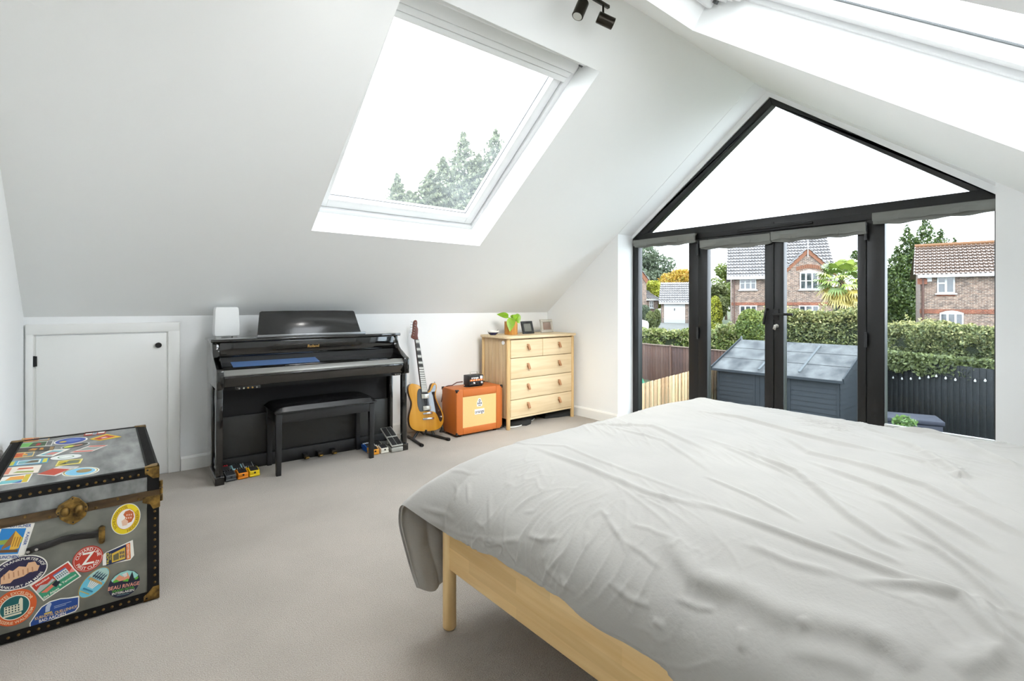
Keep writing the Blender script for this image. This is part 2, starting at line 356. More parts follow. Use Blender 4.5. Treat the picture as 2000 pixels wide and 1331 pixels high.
# ---------------------------------------------------------------- skylights
PANE = glass('window_glass', .02); SPANE = glass('glare_haze_skylight_glass', .02, .03); GPANE = glass('tinted_gable_glass', .012, 0, (.84,.87,.89))  # skylight panes carry a built-in haze imitating the glare over the tree
def skylight(name, hole, n, label, flip):
    a, b, c_, d_ = hole; n = Vector(n).normalized()
    ux = (a-b).normalized(); vy = ((d_+c_)/2-(a+b)/2); vy = (vy-ux*vy.dot(ux)); hv = vy.length/2; vy.normalize(); wz = ux.cross(vy)
    hu = (b-a).length/2; cen = (a+b+c_+d_)/4
    t = thing(name, label, 'skylight', kind='structure')
    t.matrix_world = Matrix(((ux.x,vy.x,wz.x,cen.x),(ux.y,vy.y,wz.y,cen.y),(ux.z,vy.z,wz.z,cen.z),(0,0,0,1)))
    def rect(mb, x0, x1, y0, y1, w, z0, z1):
        mb.box(x0, y0, z0, x0+w, y1, z1); mb.box(x1-w, y0, z0, x1, y1, z1); mb.box(x0+w, y0, z0, x1-w, y0+w, z1); mb.box(x0+w, y1-w, z0, x1-w, y1, z1); return mb
    rect(MB(), -hu-.05, hu+.05, -hv-.05, hv+.05, .085, .205, .36).build('frame', UPVC, t, bevel=.004)
    rect(MB(), -hu+.028, hu-.028, -hv+.028, hv-.028, .006, .222, .30).build('gasket', M('grey_gasket', (96,98,98), .6), t)
    rect(MB(), -hu+.042, hu-.042, -hv+.042, hv-.042, .075, .225, .315).build('sash', UPVC, t, bevel=.004)
    rect(MB(), -hu+.1165, hu-.1165, -hv+.1165, hv-.1165, .003 if flip > 0 else .008, .276, .284).build('seal', M('grey_seal', (70,74,76), .5), t)
    MB().box(-hu+.115, -hv+.115, .28, hu-.115, hv-.115, .286).build('pane', SPANE, t)
    s = MB(); y1 = hv-.03
    s.box(-hu+.03, y1-.115, .165, hu-.03, y1-.03, .235); s.box(-hu+.045, y1-.16, .175, hu-.045, y1-.118, .225); s.box(-hu+.045, y1-.205, .185, hu-.045, y1-.163, .225)
    s.build('blind_cassette', M('white_aluminium', (228,229,228), .4), t, bevel=.006)
    s = MB().box(-hu+.012, y1-.03, .12, hu-.012, y1+.015, .20); s.build('control_bar', M('white_aluminium', (228,229,228), .4), t, bevel=.01)
    for k in (-.45, 0, .45):
        o = MB().cyl((0,0,-.008), (0,0,.006), .008, 8).build('pin', UPVC, t); o.location = (hu*k, y1-.005, .118)
    for sx in (-1, 1):
        o = MB().box(-.012, -.03, -.01, .012, .03, .02).build('bracket', M('grey_gasket', (150,152,152), .6), t); o.location = (sx*(hu-.025), y1-.02, .16)
    return t
skylight('window_1', holeL, NL, 'large white framed skylight in the left slope with a tree beyond', 1)
w2 = skylight('window_2', holeR, NR, 'white framed skylight at the top right corner above the bed', -1)
# ---------------------------------------------------------------- glazed gable
FX = 4.44
def F(u, v): p = onx(u, v, FX); return (p.y, p.z)
g = thing('window_3', 'black framed glazed gable with a triangular top light and double doors', 'window', (FX,0,0), 0, kind='structure')
def fprism(poly, d=.075, x0=0.0): return MB().prism(poly, (x0,0,0), (0,1,0), (0,0,1), (0,0,0), (d,0,0))
Ao, Ai, Lo, Li, Ro, Ri = F(1504,190), F(1508.5,205), F(1236.5,467), F(1265,455.2), F(1944.5,380), F(1897,374)
zt = (Li[1]+Ri[1])/2; zb = zt-.118; yl, yr = OL, OR_
fprism([Ao, Lo, (yl, zt-.02), (Li[0]+.03, zt), Li, Ai]).build('rafter_frame', ANTH, g, bevel=.004)
fprism([Ao, Ai, Ri, (Ri[0]-.03, zt), (yr, zt-.02), Ro]).build('rafter_frame', ANTH, g, bevel=.004)
So = (RIDGE_Y, zc(RIDGE_Y)+.02)
tb_ = thing('trim_2', 'white plaster bead between the sloping ceiling and the black gable frame', 'trim', (FX-.012,0,0), 0, kind='structure')
for poly in ([Ao, So, (yl, zc(yl)+.02), (yl, Lo[1]), Lo], [Ao, Ro, (yr, Ro[1]), (yr, zc(yr)+.02), So]):
    MB().prism(poly, (0,0,0), (0,1,0), (0,0,1), (0,0,0), (.09,0,0)).build('bead', WHITE, tb_)
fprism([(yl,zb),(yl,zt),(yr,zt),(yr,zb)]).build('transom', ANTH, g, bevel=.003)
fprism([(yl,zb+.052),(yl,zb+.058),(yr,zb+.058),(yr,zb+.052)], .01, -.004).build('transom_bead', ANTH, g)
pn = MB().prism([Ai, Li, Ri], (.034,0,0), (0,1,0), (0,0,1), (0,0,0), (.006,0,0)).build('pane', GPANE, g)
Y = lambda px: F(px, 600)[0]
Zb = .03
def post(a, b, z0=Zb, z1=None, d=.075, x0=0, nm='mullion'):
    return MB().box(x0, b, z0, x0+d, a, zb if z1 is None else z1).build(nm, ANTH, g, bevel=.004)
post(yl, Y(1246.5), nm='jamb'); post(Y(1942), yr, nm='jamb')
post(Y(1345), Y(1364)); post(Y(1692.5), Y(1728))
fprism([(Y(1246),Zb),(Y(1246),Zb+.09),(Y(1346),Zb+.09),(Y(1346),Zb)]).build('bottom_rail', ANTH, g, bevel=.004)
fprism([(Y(1727),.20),(Y(1727),.365),(yr,.365),(yr,.20)]).build('bottom_rail', ANTH, g, bevel=.004)
MB().box(-.012, yr, .362, .012, Y(1728), .378).build('sill_bead', M('pale_grey_aluminium', (214,215,213), .4), g)
fprism([(Y(1727),.03),(Y(1727),.20),(yr,.20),(yr,.03)], .05, .012).build('lower_panel', ANTH, g)
MB().box(-.06, yr, 0, .09, yl, .03).build('threshold', ANTH, g)
def pane(a, b, z0, z1): MB().box(.036, b, z0, .042, a, z1).build('pane', GPANE, g)
pane(Y(1246), Y(1346), Zb+.08, zb+.01); pane(Y(1727), yr+.02, .36, zb+.01)
def leaf(a, b, sa, sb):
    t = MB(); z0, z1 = Zb+.005, zb-.004
    t.box(-.006, sa, z0, .066, a, z1); t.box(-.006, b, z0, .066, sb, z1)
    t.box(-.005, sb-.001, z1-.085, .065, sa+.001, z1); t.box(-.005, sb-.001, z0, .065, sa+.001, z0+.11)
    o = t.build('door_leaf', ANTH, g, bevel=.004)
    MB().box(.034, sb-.01, z0+.1, .040, sa+.01, z1-.08).build('door_pane', GPANE, o)
    return o
lf1 = leaf(Y(1364.5), Y(1511.5), Y(1382), Y(1494)); lf2 = leaf(Y(1512.5), Y(1692), Y(1531), Y(1675))
GREYM = M('dark_grey_hinge', (58,58,60), .4, metal=.3)
for px, py, par in ((1364,488,lf1),(1364,651,lf1),(1692,455,lf2),(1692,664,lf2)):
    p = F(px, py); o = MB().cyl((0,0,-.055),(0,0,.055),.011,12).build('hinge', GREYM, par); o.location = (-.016, p[0], p[1])
p = F(1517, 614); h = MB(); h.box(-.014, -.022, -.05, -.006, .022, .045); h.cyl((-.01,0,0),(-.055,0,0),.010,12); h.box(-.062, -.145, -.010, -.046, .012, .010)
o = h.build('lever_handle', BLACKM, lf2, bevel=.002); o.location = (0, p[0], p[1])
p = F(1518, 637); h = MB(); h.cyl((-.004,0,0),(-.014,0,0),.016,16); h.cyl((-.012,0,0),(-.03,0,0),.008,12); h.obox((-.035,.006,-.012),(.004,0,0),(0,.010,.006),(0,-.006,.018))
o = h.build('key_cylinder', M('brushed_nickel', (200,198,190), .3, metal=.9), lf2, bevel=.001); o.location = (0, p[0], p[1])
p = F(1500, 618); h = MB(); h.cyl((-.004,0,.06),(-.03,0,.06),.010,12); h.beam((-.036,.0,.07),(-.036,.022,-.07),.014,.022,(1,0,0))
o = h.build('pull_handle', BLACKM, lf1, bevel=.002); o.location = (0, p[0], p[1])
a, b = F(1441, 452), F(1588, 432.5); MB().beam((-.008,a[0],a[1]),(-.008,b[0],a[1]),.016,.018).build('trickle_vent', BLACKM, g, bevel=.003)
p = F(1507, 432); MB().box(-.006,p[0]-.02,p[1]-.03,.002,p[0]+.005,p[1]-.008).build('vent_latch', BLACKM, g)
# four folded fabric blinds, one above each pane
BL = M('grey_blind_fabric', (128,129,125), .9, var=.12, vscale=9, stretch=(1,.6,3), bump=.25, bscale=400, bdist=.002)
def blind(u0, u1, va0, va1, drop, label):
    a = onx(u0, va0, FX-.055); b = onx(u1, va1, FX-.055); top = (a.z+b.z)/2; L = a.y-b.y
    t = thing('folded_blind', label, 'blind', (FX, b.y, top), 0, 'folded grey blinds on the gable glazing')
    N = 40
    def sheet(x0, x1, sag, th, zt_, nm, ph):
        vs = []; fs = []
        for i in range(N+1):
            f = i/N; y = L*f; sg = sag*(1-(2*f-1)**4)*(.7+.3*math.sin(5*f+ph)) + .004*math.sin(23*f+ph)
            prof = [(x0, zt_), (x1, zt_), (x1-.012*math.sin(6*f+ph), zt_-.45*(drop+sg)), (x1+.004, zt_-(drop+sg)), (x0+.012, zt_-(drop+sg)+th), (x0, zt_-.3*drop)]
            vs += [(px_, y, pz) for px_, pz in prof]
        k = 6
        for i in range(N):
            for j in range(k):
                fs.append((i*k+j, i*k+(j+1) % k, (i+1)*k+(j+1) % k, (i+1)*k+j))
        fs.append(tuple(range(k))); fs.append(tuple(reversed(range(N*k, N*k+k))))
        return MB().add(vs, fs).build(nm, BL, t, smooth=True)
    sheet(-.008, -.055, .0, .006, 0, 'front_fold', random.random()*6)
    sheet(-.006, -.034, .020, .004, -.014, 'rear_fold', random.random()*6)
    MB().box(-.012, .0, -.02, -.002, L, .004).build('head_rail', ANTH, t)
    for f in (.25, .75):
        MB().tube([(-.058,L*f,-drop*.5),(-.06,L*f+.01,-drop-.012),(-.05,L*f+.015,-drop-.014)], .0014, 5).build('cord_loop', BL, t)
blind(1237, 1356, 468.5, 457.5, .062, 'short grey folded blind over the leftmost narrow pane')
blind(1366, 1503, 471, 455, .066, 'grey folded blind over the left door leaf')
blind(1505, 1690, 455, 432, .068, 'grey folded blind over the right door leaf')
blind(1703, 1943.5, 417, 387.5, .062, 'longest grey folded blind over the wide right pane')
# glass guard outside the doors
jb = thing('glass_balustrade', 'clear dusty glass guard outside the gable doors', 'balustrade', (4.62, 0, 0))
DUSTY = glass('dusty_glass', .012, .0015, (.93,.96,.97))
MB().box(0, .43, .03, .012, 1.12, 1.10).build('glass_panel', DUSTY, jb); MB().box(0, 1.13, .03, .012, 2.52, 1.10).build('glass_panel', DUSTY, jb); MB().box(0, 2.53, .03, .012, 3.28, 1.10).build('glass_panel', DUSTY, jb)
MB().box(-.02, .40, -.06, .035, 3.32, .03).build('clamp_rail', ANTH, jb)
# ---------------------------------------------------------------- spot bar on the ridge
BRZ = M('dark_bronze_metal', (52,48,42), .3, metal=.85)
e = ony(1189, 15, 1.86)
sp = thing('spotlight_bar', 'dark bronze spotlight bar with cylinder heads at the ridge', 'light', (e.x, e.y, e.z))
MB().box(-1.10, -.009, -.007, 0, .009, .011).build('bar', BRZ, sp, bevel=.002)
MB().cyl((-.55,0,.0),(-.55,0,RIDGE_Z-e.z+.02),.045,24).build('ceiling_mount', BRZ, sp)
Rv = Vector((SY,-CY,0)); Fv = Vector((CY,SY,0)); Zv = Vector((0,0,1))
for xo, ax, lit in ((-.05, Rv*.92-Zv*.36+Fv*.1, 0), (-.235, -Rv*.36-Zv*.9-Fv*.2, 0), (-.72, Vector((-.40,.35,-.80)), 1), (-.98, Vector((-.75,.15,-.65)), 1)):
    ax = ax.normalized(); s = MB().cyl((0,0,0),(0,0,-.05),.006,10); o = s.build('stem', BRZ, sp); o.location = (xo,0,-.004)
    c0 = Vector((xo,0,-.075)) - ax*.035 + Vector((0,0,-.012)); c1 = c0 + ax*.100
    h = MB().tube([c0, c0+ax*.004, c1-ax*.002, c1], [.028,.032,.032,.030], 24); hd = h.build('head', BRZ, sp, smooth=True)
    MB().cyl(c1-ax*.001, c1+ax*.001, .026, 20).build('lens', M('frosted_lamp_lens', (190,190,182), .4), hd)
    if lit:
        ld = bpy.data.lights.new('fill_light', 'SPOT'); ld.energy = 6.5; ld.spot_size = math.radians(130); ld.spot_blend = 1.0; ld.shadow_soft_size = .05; ld.color = (1.0, .98, .95)  # added fill light: out-of-frame heads lit to brighten the room
        lo = bpy.data.objects.new('fill_light', ld); COL.objects.link(lo); lo.parent = sp; lo.location = c1+ax*.06; lo.rotation_euler = ax.to_track_quat('-Z', 'Y').to_euler()
# ================================================================ BED
BEECH = wood('birch_block_board', (238,206,150), (224,186,126), .42, axis=1, scale=2.2, stave=(.42,.046))
BEECHX = wood('birch_block_board_cross', (238,206,150), (224,186,126), .42, axis=0, scale=2.2, stave=(.42,.046))
BEECHZ = wood('birch_turned', (234,202,146), (220,182,124), .42, axis=2, scale=2.2)
bed = thing('bed_frame', 'pale birch double bed frame with round legs under the grey duvet', 'bed', (1.0, 1.64, 0))
BW, BLn = 1.93, 2.2
for (x, y, h) in ((.051, -.005, .43), (BW, -.005, .43), (.051, -BLn, .43), (BW, -BLn, .43)):
    MB().lathe([(.0,0),(.022,0),(.026,.006),(.026,h-.01),(.02,h),(0,h)], 24, (x,y,0)).build('leg', BEECHZ, bed, smooth=True)
MB().box(.037, -BLn+.01, .236, .064, -.02, .415).build('side_rail', BEECH, bed, bevel=.003)
MB().box(BW-.014, -BLn+.01, .236, BW+.013, -.02, .415).build('side_rail', BEECH, bed, bevel=.003)
MB().box(.07, -.018, .236, BW-.02, .008, .415).build('foot_rail', BEECHX, bed, bevel=.003)
MB().box(.07, -BLn-.015, .236, BW-.02, -BLn+.012, .62).build('headboard', BEECHX, bed, bevel=.003)
for k in range(12):
    MB().box(.064, -.14-k*.17, .30, BW-.014, -.07-k*.17, .318).build('slat', BEECHX, bed)
tag(MB().box(1.075, -.50, .32, 2.905, 1.60, .51).build('mattress', M('white_ticking', (232,230,224), .9), None, bevel=.04, seg=3), 'white mattress hidden beneath the grey duvet', 'mattress')
# ---------------------------------------------------------------- duvet
def vnoise(x, y, seed=0):
    """smooth vectorised gradient noise"""
    r = np.random.default_rng(seed); T = r.permutation(256); G = r.uniform(0, 2*np.pi, 256)
    xi = np.floor(x).astype(int); yi = np.floor(y).astype(int); xf = x-xi; yf = y-yi
    u = xf**3*(xf*(xf*6-15)+10); v = yf**3*(yf*(yf*6-15)+10)
    def g(ix, iy, fx, fy):
        a = G[T[(T[ix & 255]+iy) & 255]]; return np.cos(a)*fx+np.sin(a)*fy
    n00 = g(xi, yi, xf, yf); n10 = g(xi+1, yi, xf-1, yf); n01 = g(xi, yi+1, xf, yf-1); n11 = g(xi+1, yi+1, xf-1, yf-1)
    return (n00*(1-u)+n10*u)*(1-v)+(n01*(1-u)+n11*u)*v
HEM = [(240,648),(300,690),(400,722),(480,762),(545,810),(640,852),(720,907),(800,962),(880,1032),(960,1087),(1060,1147),(1150,1212),(1280,1292),(1315,1330)]
hy_, hz_ = [], []
for a, b in HEM:
    p = onx(760+a*.429, 760+b*.429, 1.012); hy_.append(p.y); hz_.append(p.z)
hy_ = np.array(hy_[::-1]); hz_ = np.array(hz_[::-1])
FY = 1.655
ys = np.concatenate([np.linspace(-.52, FY, 500), np.full(80, FY)]); wv = np.concatenate([np.zeros(500), np.linspace(0, 1, 81)[1:]])
ns, ntop, nfar = 120, 340, 40
sA = np.linspace(0, 1, ns+1)[:-1]; xT = np.linspace(1.42, 2.86, ntop); fA = np.linspace(0, 1, nfar+1)[1:]
J = len(ys); I = ns+ntop+nfar
PX = np.zeros((J, I)); PZ = np.zeros((J, I)); 
for j in range(J):
    y = ys[j]; hz = np.interp(y, hy_, hz_)+.012*math.sin(y*21)*.5; c = min(1, max(0, (y-1.585)/.075)); c = c*c*(3-2*c)
    hx = 1.006+.006*math.sin(y*17+1)
    H = ((1-c)*hx+c*.866, (1-c)*hz+c*.515); P0 = (1.42, .646-.006*c); P1 = (1.22, .640); P2 = ((1-c)*.965+c*.93, (1-c)*.580+c*.588)
    s = 1-sA
    b0, b1, b2, b3 = (1-s)**3, 3*(1-s)**2*s, 3*(1-s)*s*s, s**3
    PX[j,:ns] = b0*P0[0]+b1*P1[0]+b2*P2[0]+b3*H[0]; PZ[j,:ns] = b0*P0[1]+b1*P1[1]+b2*P2[1]+b3*H[1]
    PX[j,ns:ns+ntop] = xT; PZ[j,ns:ns+ntop] = np.interp(xT, [1.42,1.77,2.12,2.6,2.86], [.646,.654,.664,.668,.660])
    a = fA*np.pi/2*1.15; PX[j,ns+ntop:] = 2.86+.26*np.sin(np.minimum(a, np.pi/2)); PZ[j,ns+ntop:] = .660-.34*np.maximum(0, fA-.18)**1.5-.08*np.maximum(0, fA-.8)
PY = np.repeat(ys[:, None], I, 1)
w = wv[:, None]*np.ones((1, I))
zbot = .145+.012*np.sin(PX*9+1)+.010*np.sin(PX*23+1)+np.clip((PX-1.0)*.2, 0, .06)
fz = np.where(w < .3, (w/.3)**1.8*.26, .26+(w-.3)/.7*.74)
PYo = PY+np.where(w > 0, +.065*np.sin(np.minimum(w/.32, 1)*np.pi/2)+.015*np.sin(PX*11)*w-.03*np.maximum(w-.4, 0), 0)
PZo = PZ+(zbot-PZ)*fz
PXo = PX+np.where(PX < 1.05, (.085*w**1.5), 0)*(1.05-PX)/.2
# folds traced over the bed top
def T_(pts, ox, oy): return [onz(ox+a*.429, oy+b*.429, .615) for a, b in pts]
A_, B_ = (760,760), (1360,760)
FOLDS = [([(640,262),(900,352),(1200,482),(1490,560)],A_,.012,.020),([(-60,495),(250,610),(500,700),(760,790),(1050,890),(1330,1000)],B_,.014,.016),
 ([(0,210),(250,300),(450,380),(560,470),(700,590),(850,680),(990,735)],B_,.016,.018),([(100,250),(300,340),(470,410)],B_,.009,.014),
 ([(380,210),(520,290),(700,330),(960,420)],B_,.011,.02),([(500,320),(700,400),(900,490),(1050,570),(1250,680),(1380,760)],B_,.016,.018),
 ([(700,320),(900,400),(1050,450),(1250,560),(1400,640),(1500,690)],B_,.015,.018),([(800,490),(950,590),(1100,690),(1250,790),(1400,890)],B_,.015,.014),
 ([(900,640),(1100,740),(1250,850),(1350,940),(1490,1060)],B_,.014,.013),([(790,190),(1000,270),(1200,390),(1350,480),(1490,560)],B_,.018,.024),
 ([(1000,190),(1200,240),(1400,330),(1490,370)],B_,.024,.03),([(-60,840),(200,930),(400,1030),(650,1090),(850,1130),(1050,1230)],B_,.018,.05),
 ([(30,400),(250,500),(500,620)],B_,.007,.010),([(0,100),(200,130),(450,200),(650,250),(850,290)],B_,.014,.022),
 ([(700,870),(1000,890),(1200,950),(1330,1080),(1490,1240)],B_,.016,.018),([(1180,1300),(1300,1250),(1420,1180)],B_,.014,.03),
 ([(850,285),(1050,340),(1200,440),(1330,520)],B_,.011,.016),([(600,640),(800,740),(950,800)],B_,.007,.012),([(200,700),(450,800),(650,850)],B_,.008,.016),
 ([(900,150),(1000,165),(1060,200),(1180,215)],B_,.022,.02),([(640,150),(800,185),(960,240)],B_,.010,.015),([(1250,900),(1330,1020),(1420,1090),(1490,1150)],B_,.012,.012),
 ([(550,200),(800,260),(1100,380),(1490,520)],A_,.005,.012),([(900,110),(1200,170),(1490,300)],A_,.012,.022),([(1000,170),(1250,240),(1490,400)],A_,.008,.014)]
NEARF = [[(300,425),(310,470),(300,510)],[(360,430),(365,520)],[(460,480),(462,600),(458,715)],[(520,610),(545,540),(600,460)],[(500,640),(520,560),(560,500)],[(580,560),(640,500),(700,450)],
 [(610,565),(660,560),(720,500)],[(690,530),(800,460)],[(830,470),(900,420)],[(905,640),(920,590),(980,545)],[(960,545),(1000,600),(1060,690)],[(990,600),(1060,690),(1090,760)],[(900,650),(890,740)],
 [(1120,480),(1200,500),(1260,530)],[(1060,690),(1160,760),(1240,830)],[(1290,740),(1330,690)],[(700,800),(760,870),(860,930)],[(780,840),(800,900)],[(420,690),(500,700),(600,690)],[(170,590),(250,630),(330,660),(480,685)],
 [(1010,880),(1100,960),(1200,1000)],[(1200,1060),(1260,1090)],[(140,540),(250,570),(300,600)],[(250,330),(330,380),(420,390)],[(1100,620),(1180,640),(1300,700)],[(620,660),(700,690),(790,680)],[(1300,960),(1400,1000),(1490,1010)]]
FOLDS += [(q, A_, .0048, .007) for q in NEARF]
FOLDS += [([(1240,650),(1330,780),(1400,870),(1490,910),(1600,960)], A_, .015, .040), ([(200,1080),(210,1200)], B_, .006, .01), ([(480,1060),(500,1110)], B_, .006, .01), ([(760,1120),(900,1200),(1000,1300)], B_, .009, .03), ([(400,1180),(650,1230),(820,1300)], B_, .008, .03)]
flat = (w == 0)
fw_ = PXo*CY+PYo*SY; UU = 1000+FPX*(PXo*SY-PYo*CY)/np.maximum(fw_, .05); VV = HY-FPX*(PZo-CAMZ)/np.maximum(fw_, .05)
def hit_mesh(u, v):
    d = (UU-u)**2+(VV-v)**2+np.where(flat & (fw_ > .2), 0, 1e9)
    k = int(np.argmin(d)); j_, i_ = divmod(k, I); return np.array([PXo[j_,i_], PYo[j_,i_], PZo[j_,i_]])
disp = np.zeros((J, I)); topm = np.clip((PXo-1.10)/.12, 0, 1)*(1-np.clip(w*4, 0, 1)); keep = 1-np.clip(w*4, 0, 1)
for pts, o, amp, wd_ in FOLDS:
    q = [hit_mesh(o[0]+a*.429, o[1]+b*.429) for a, b in pts]; n = len(q)-1
    lo, hi = np.min(q, 0)-.12, np.max(q, 0)+.12
    sel = (PXo > lo[0]) & (PXo < hi[0]) & (PYo > lo[1]) & (PYo < hi[1]) & (PZo > lo[2]) & (PZo < hi[2])
    X_, Y_, Z3 = PXo[sel], PYo[sel], PZo[sel]; best = np.full(X_.shape, 9.0); tp = np.zeros(X_.shape)
    for k in range(n):
        A3, d3 = q[k], q[k+1]-q[k]; L2 = max(1e-6, (d3**2).sum()); t = np.clip(((X_-A3[0])*d3[0]+(Y_-A3[1])*d3[1]+(Z3-A3[2])*d3[2])/L2, 0, 1)
        ex, ey, ez = X_-A3[0]-t*d3[0], Y_-A3[1]-t*d3[1], Z3-A3[2]-t*d3[2]; dd = np.sqrt(ex**2+ey**2+ez**2)*np.where(ex*d3[1]-ey*d3[0] > 0, 1.0, .6)
        mk = dd < best; best = np.where(mk, dd, best); tp = np.where(mk, (k+t)/n, tp)
    tap = np.sin(np.clip(np.minimum(tp, 1-tp)*3.2, 0, 1)*np.pi/2)
    disp[sel] += keep[sel]*amp*(1.25 if o is B_ and wd_ < .03 else 1.0)*tap*(np.exp(-(best/(wd_*.5+.0035))**2)-.30*np.exp(-(best/(wd_*1.7))**2))
# broad softness, sparse streaks that run with the folds, fine creases on the near side and the hanging foot
e1 = vnoise(PXo*2.0, PYo*2.0, 3)*.012; u_ = PXo*.55+PYo*.83; v_ = PXo*.83-PYo*.55
mask = np.clip(vnoise(u_*2.3, v_*3.1, 51)*2.2+.25, 0, 1)
rid = 1-np.abs(vnoise(v_*10+2*vnoise(u_*1.2, v_*2, 8), u_*1.7, 5))*2.2; e2 = np.clip(rid, 0, 1)**5*.0048
rid = 1-np.abs(vnoise(v_*21, u_*3.5, 15))*2.2; e2 += np.clip(rid, 0, 1)**4*.0022
rid = 1-np.abs(vnoise(v_*9+u_*7, u_*11-v_*3, 16))*2.4; e2 += np.clip(rid, 0, 1)**4*.010*np.clip((PXo-2.45)/.3, 0, 1)*np.clip((1.35-PYo)/.3, 0, 1)
near = np.clip((1.40-PXo)/.2, 0, 1); sd_ = PXo-PZo*1.3
m3 = np.clip(vnoise(PYo*3.0, sd_*4.0, 52)*2.4+.3, 0, 1)
rid = 1-np.abs(vnoise(PYo*11-sd_*9, sd_*5+PYo*3, 22))*2.6; e3 = np.clip(rid, 0, 1)**6*.0060*m3
rid = 1-np.abs(vnoise(PYo*23+sd_*6, sd_*10-PYo*6, 23))*2.6; e3 += np.clip(rid, 0, 1)**5*.0032*m3
e3 += vnoise(PYo*2.4, sd_*2.5, 24)*.008
rid = 1-np.abs(vnoise(PXo*9, PZo*2.5, 41))*2.2; e4 = np.clip(rid, 0, 1)**2*.010
D = disp+e1+e2*topm*mask+e3*near*(1-np.clip(w*3, 0, 1))+e4*np.clip(w*2.5, 0, 1)
V = np.stack([PXo, PYo, PZo], -1)
du = np.gradient(V, axis=1); dv = np.gradient(V, axis=0); dv[500:] += 1e-9; N_ = np.cross(du, dv); N_ /= np.linalg.norm(N_, axis=-1, keepdims=True)+1e-9
N_ = np.where((N_[..., 2:3] < -.2), -N_, N_)
V = V+N_*D[..., None]
idx = np.arange(J*I).reshape(J, I); Fq = np.stack([idx[:-1,:-1], idx[:-1,1:], idx[1:,1:], idx[1:,:-1]], -1).reshape(-1, 4)
LINEN = M('grey_cotton', (172,169,163), .95, var=.05, vscale=5, bump=.22, bscale=120, bdist=.003, spec=.15, sheen=.15)
def _crinkle(m):
    nt = m.node_tree; L = nt.links.new; b = nt.nodes['Principled BSDF']; old = [n for n in nt.nodes if n.type == 'BUMP'][0]; mp = [n for n in nt.nodes if n.type == 'MAPPING'][0]
    n = nt.nodes.new('ShaderNodeTexNoise'); n.noise_type = 'RIDGED_MULTIFRACTAL'; n.inputs['Scale'].default_value = 5.5; n.inputs['Detail'].default_value = 5; n.inputs['Distortion'].default_value = .35
    m2 = nt.nodes.new('ShaderNodeMapping'); m2.inputs['Rotation'].default_value = (0, 0, .6); m2.inputs['Scale'].default_value = (1.5, .6, 1.2); L(mp.outputs[0], m2.inputs['Vector']); L(m2.outputs[0], n.inputs['Vector'])
    bp = nt.nodes.new('ShaderNodeBump'); bp.inputs['Strength'].default_value = .40; bp.inputs['Distance'].default_value = .008; L(n.outputs['Fac'], bp.inputs['Height']); L(old.outputs[0], bp.inputs['Normal']); L(bp.outputs[0], b.inputs['Normal'])
_crinkle(LINEN)
dv_o = raw('duvet', V.reshape(-1, 3), Fq, LINEN, None, True)
tag(dv_o, 'rumpled light grey cotton duvet spread over the bed', 'duvet')
hem = MB(); hp = [Vector(V[j, 0])+Vector((-.002,-.004,0)) for j in range(500, 580, 3)]
hem.tube([p+Vector((.012,0,0)) for p in hp], .0035, 6).build('hem_seam', LINEN, dv_o)
# ================================================================ CHEST OF DRAWERS
BIRCH = wood('pale_birch_x', (226,206,170), (213,188,148), .5, axis=0, scale=2.0)
BIRCHV = wood('pale_birch_z', (222,192,142), (206,172,120), .5, axis=2, scale=2.0)
BIRCHS = wood('pale_birch_side', (206,180,142), (192,162,122), .55, axis=2, scale=2.4)
DX, DY, DWd, DD, DH = 3.14, 3.82, .965, .45, .935
cd = thing('chest_of_drawers', 'pale birch chest of five drawers with tan leather pulls', 'chest of drawers', (DX, DY, 0))
def rr(x0, y0, x1, y1, r, n=5):
    P = []
    for cx, cy, a0 in ((x1-r,y1-r,0),(x0+r,y1-r,90),(x0+r,y0+r,180),(x1-r,y0+r,270)):
        for k in range(n+1): a = math.radians(a0+90*k/n); P.append((cx+r*math.cos(a), cy+r*math.sin(a)))
    return P
MB().prism(rr(-.018,-.022,DWd+.018,DD+.008,.035), (0,0,0), (1,0,0), (0,1,0), (0,0,DH-.026), (0,0,DH)).build('top', BIRCH, cd, bevel=.004)
for x, y in ((.021,.021),(DWd-.021,.021),(.021,DD-.021),(DWd-.021,DD-.021)):
    MB().lathe([(0,0),(.019,0),(.021,.004),(.021,DH-.026),(0,DH-.026)], 20, (x,y,0)).build('post', BIRCHV, cd, smooth=True)
MB().box(.03, .045, .10, DWd-.03, DD-.02, DH-.027).build('carcase', BIRCHS, cd)
nb = 6
for k in range(nb):
    y0 = .045+k*(DD-.09)/nb; y1 = .045+(k+1)*(DD-.09)/nb-.003
    for x0, x1 in ((.012,.028),(DWd-.028,DWd-.012)): MB().box(x0, y0, .105, x1, y1, DH-.03).build('side_board', BIRCHS, cd, bevel=.0015)
LEATH = M('tan_leather', (172,124,86), .55, bump=.2, bscale=200, bdist=.002)
def drawer(x0, x1, z0, z1, pulls):
    d = MB().box(x0, .008, z0, x1, .03, z1).build('drawer', BIRCH, cd, bevel=.0015)
    for px in pulls:
        zc_ = (z0+z1)/2+.018
        path = [(-.0015,.024),(-.008,.023),(-.018,.008),(-.034,-.024),(-.033,-.033),(-.024,-.030),(-.008,-.004),(-.0015,.002)]
        vs = []; wdt = .013
        for (yy, zz) in path: vs += [(-wdt, yy, zz), (wdt, yy, zz)]
        fs = [(2*i, 2*i+1, 2*i+3, 2*i+2) for i in range(len(path)-1)]
        o = MB().add(vs, fs).build('pull', LEATH, d, fixn=False); o.location = (px, .008, zc_); s_ = o.modifiers.new('t', 'SOLIDIFY'); s_.thickness = .0035; s_.offset = 0
        o = MB().cyl((0,0,0),(0,-.004,0),.0045,10).build('screw', CHROME, d); o.location = (px, .004, zc_+.014)
drawer(.045, .480, .715, .895, [.272]); drawer(.486, DWd-.045, .715, .895, [.722])
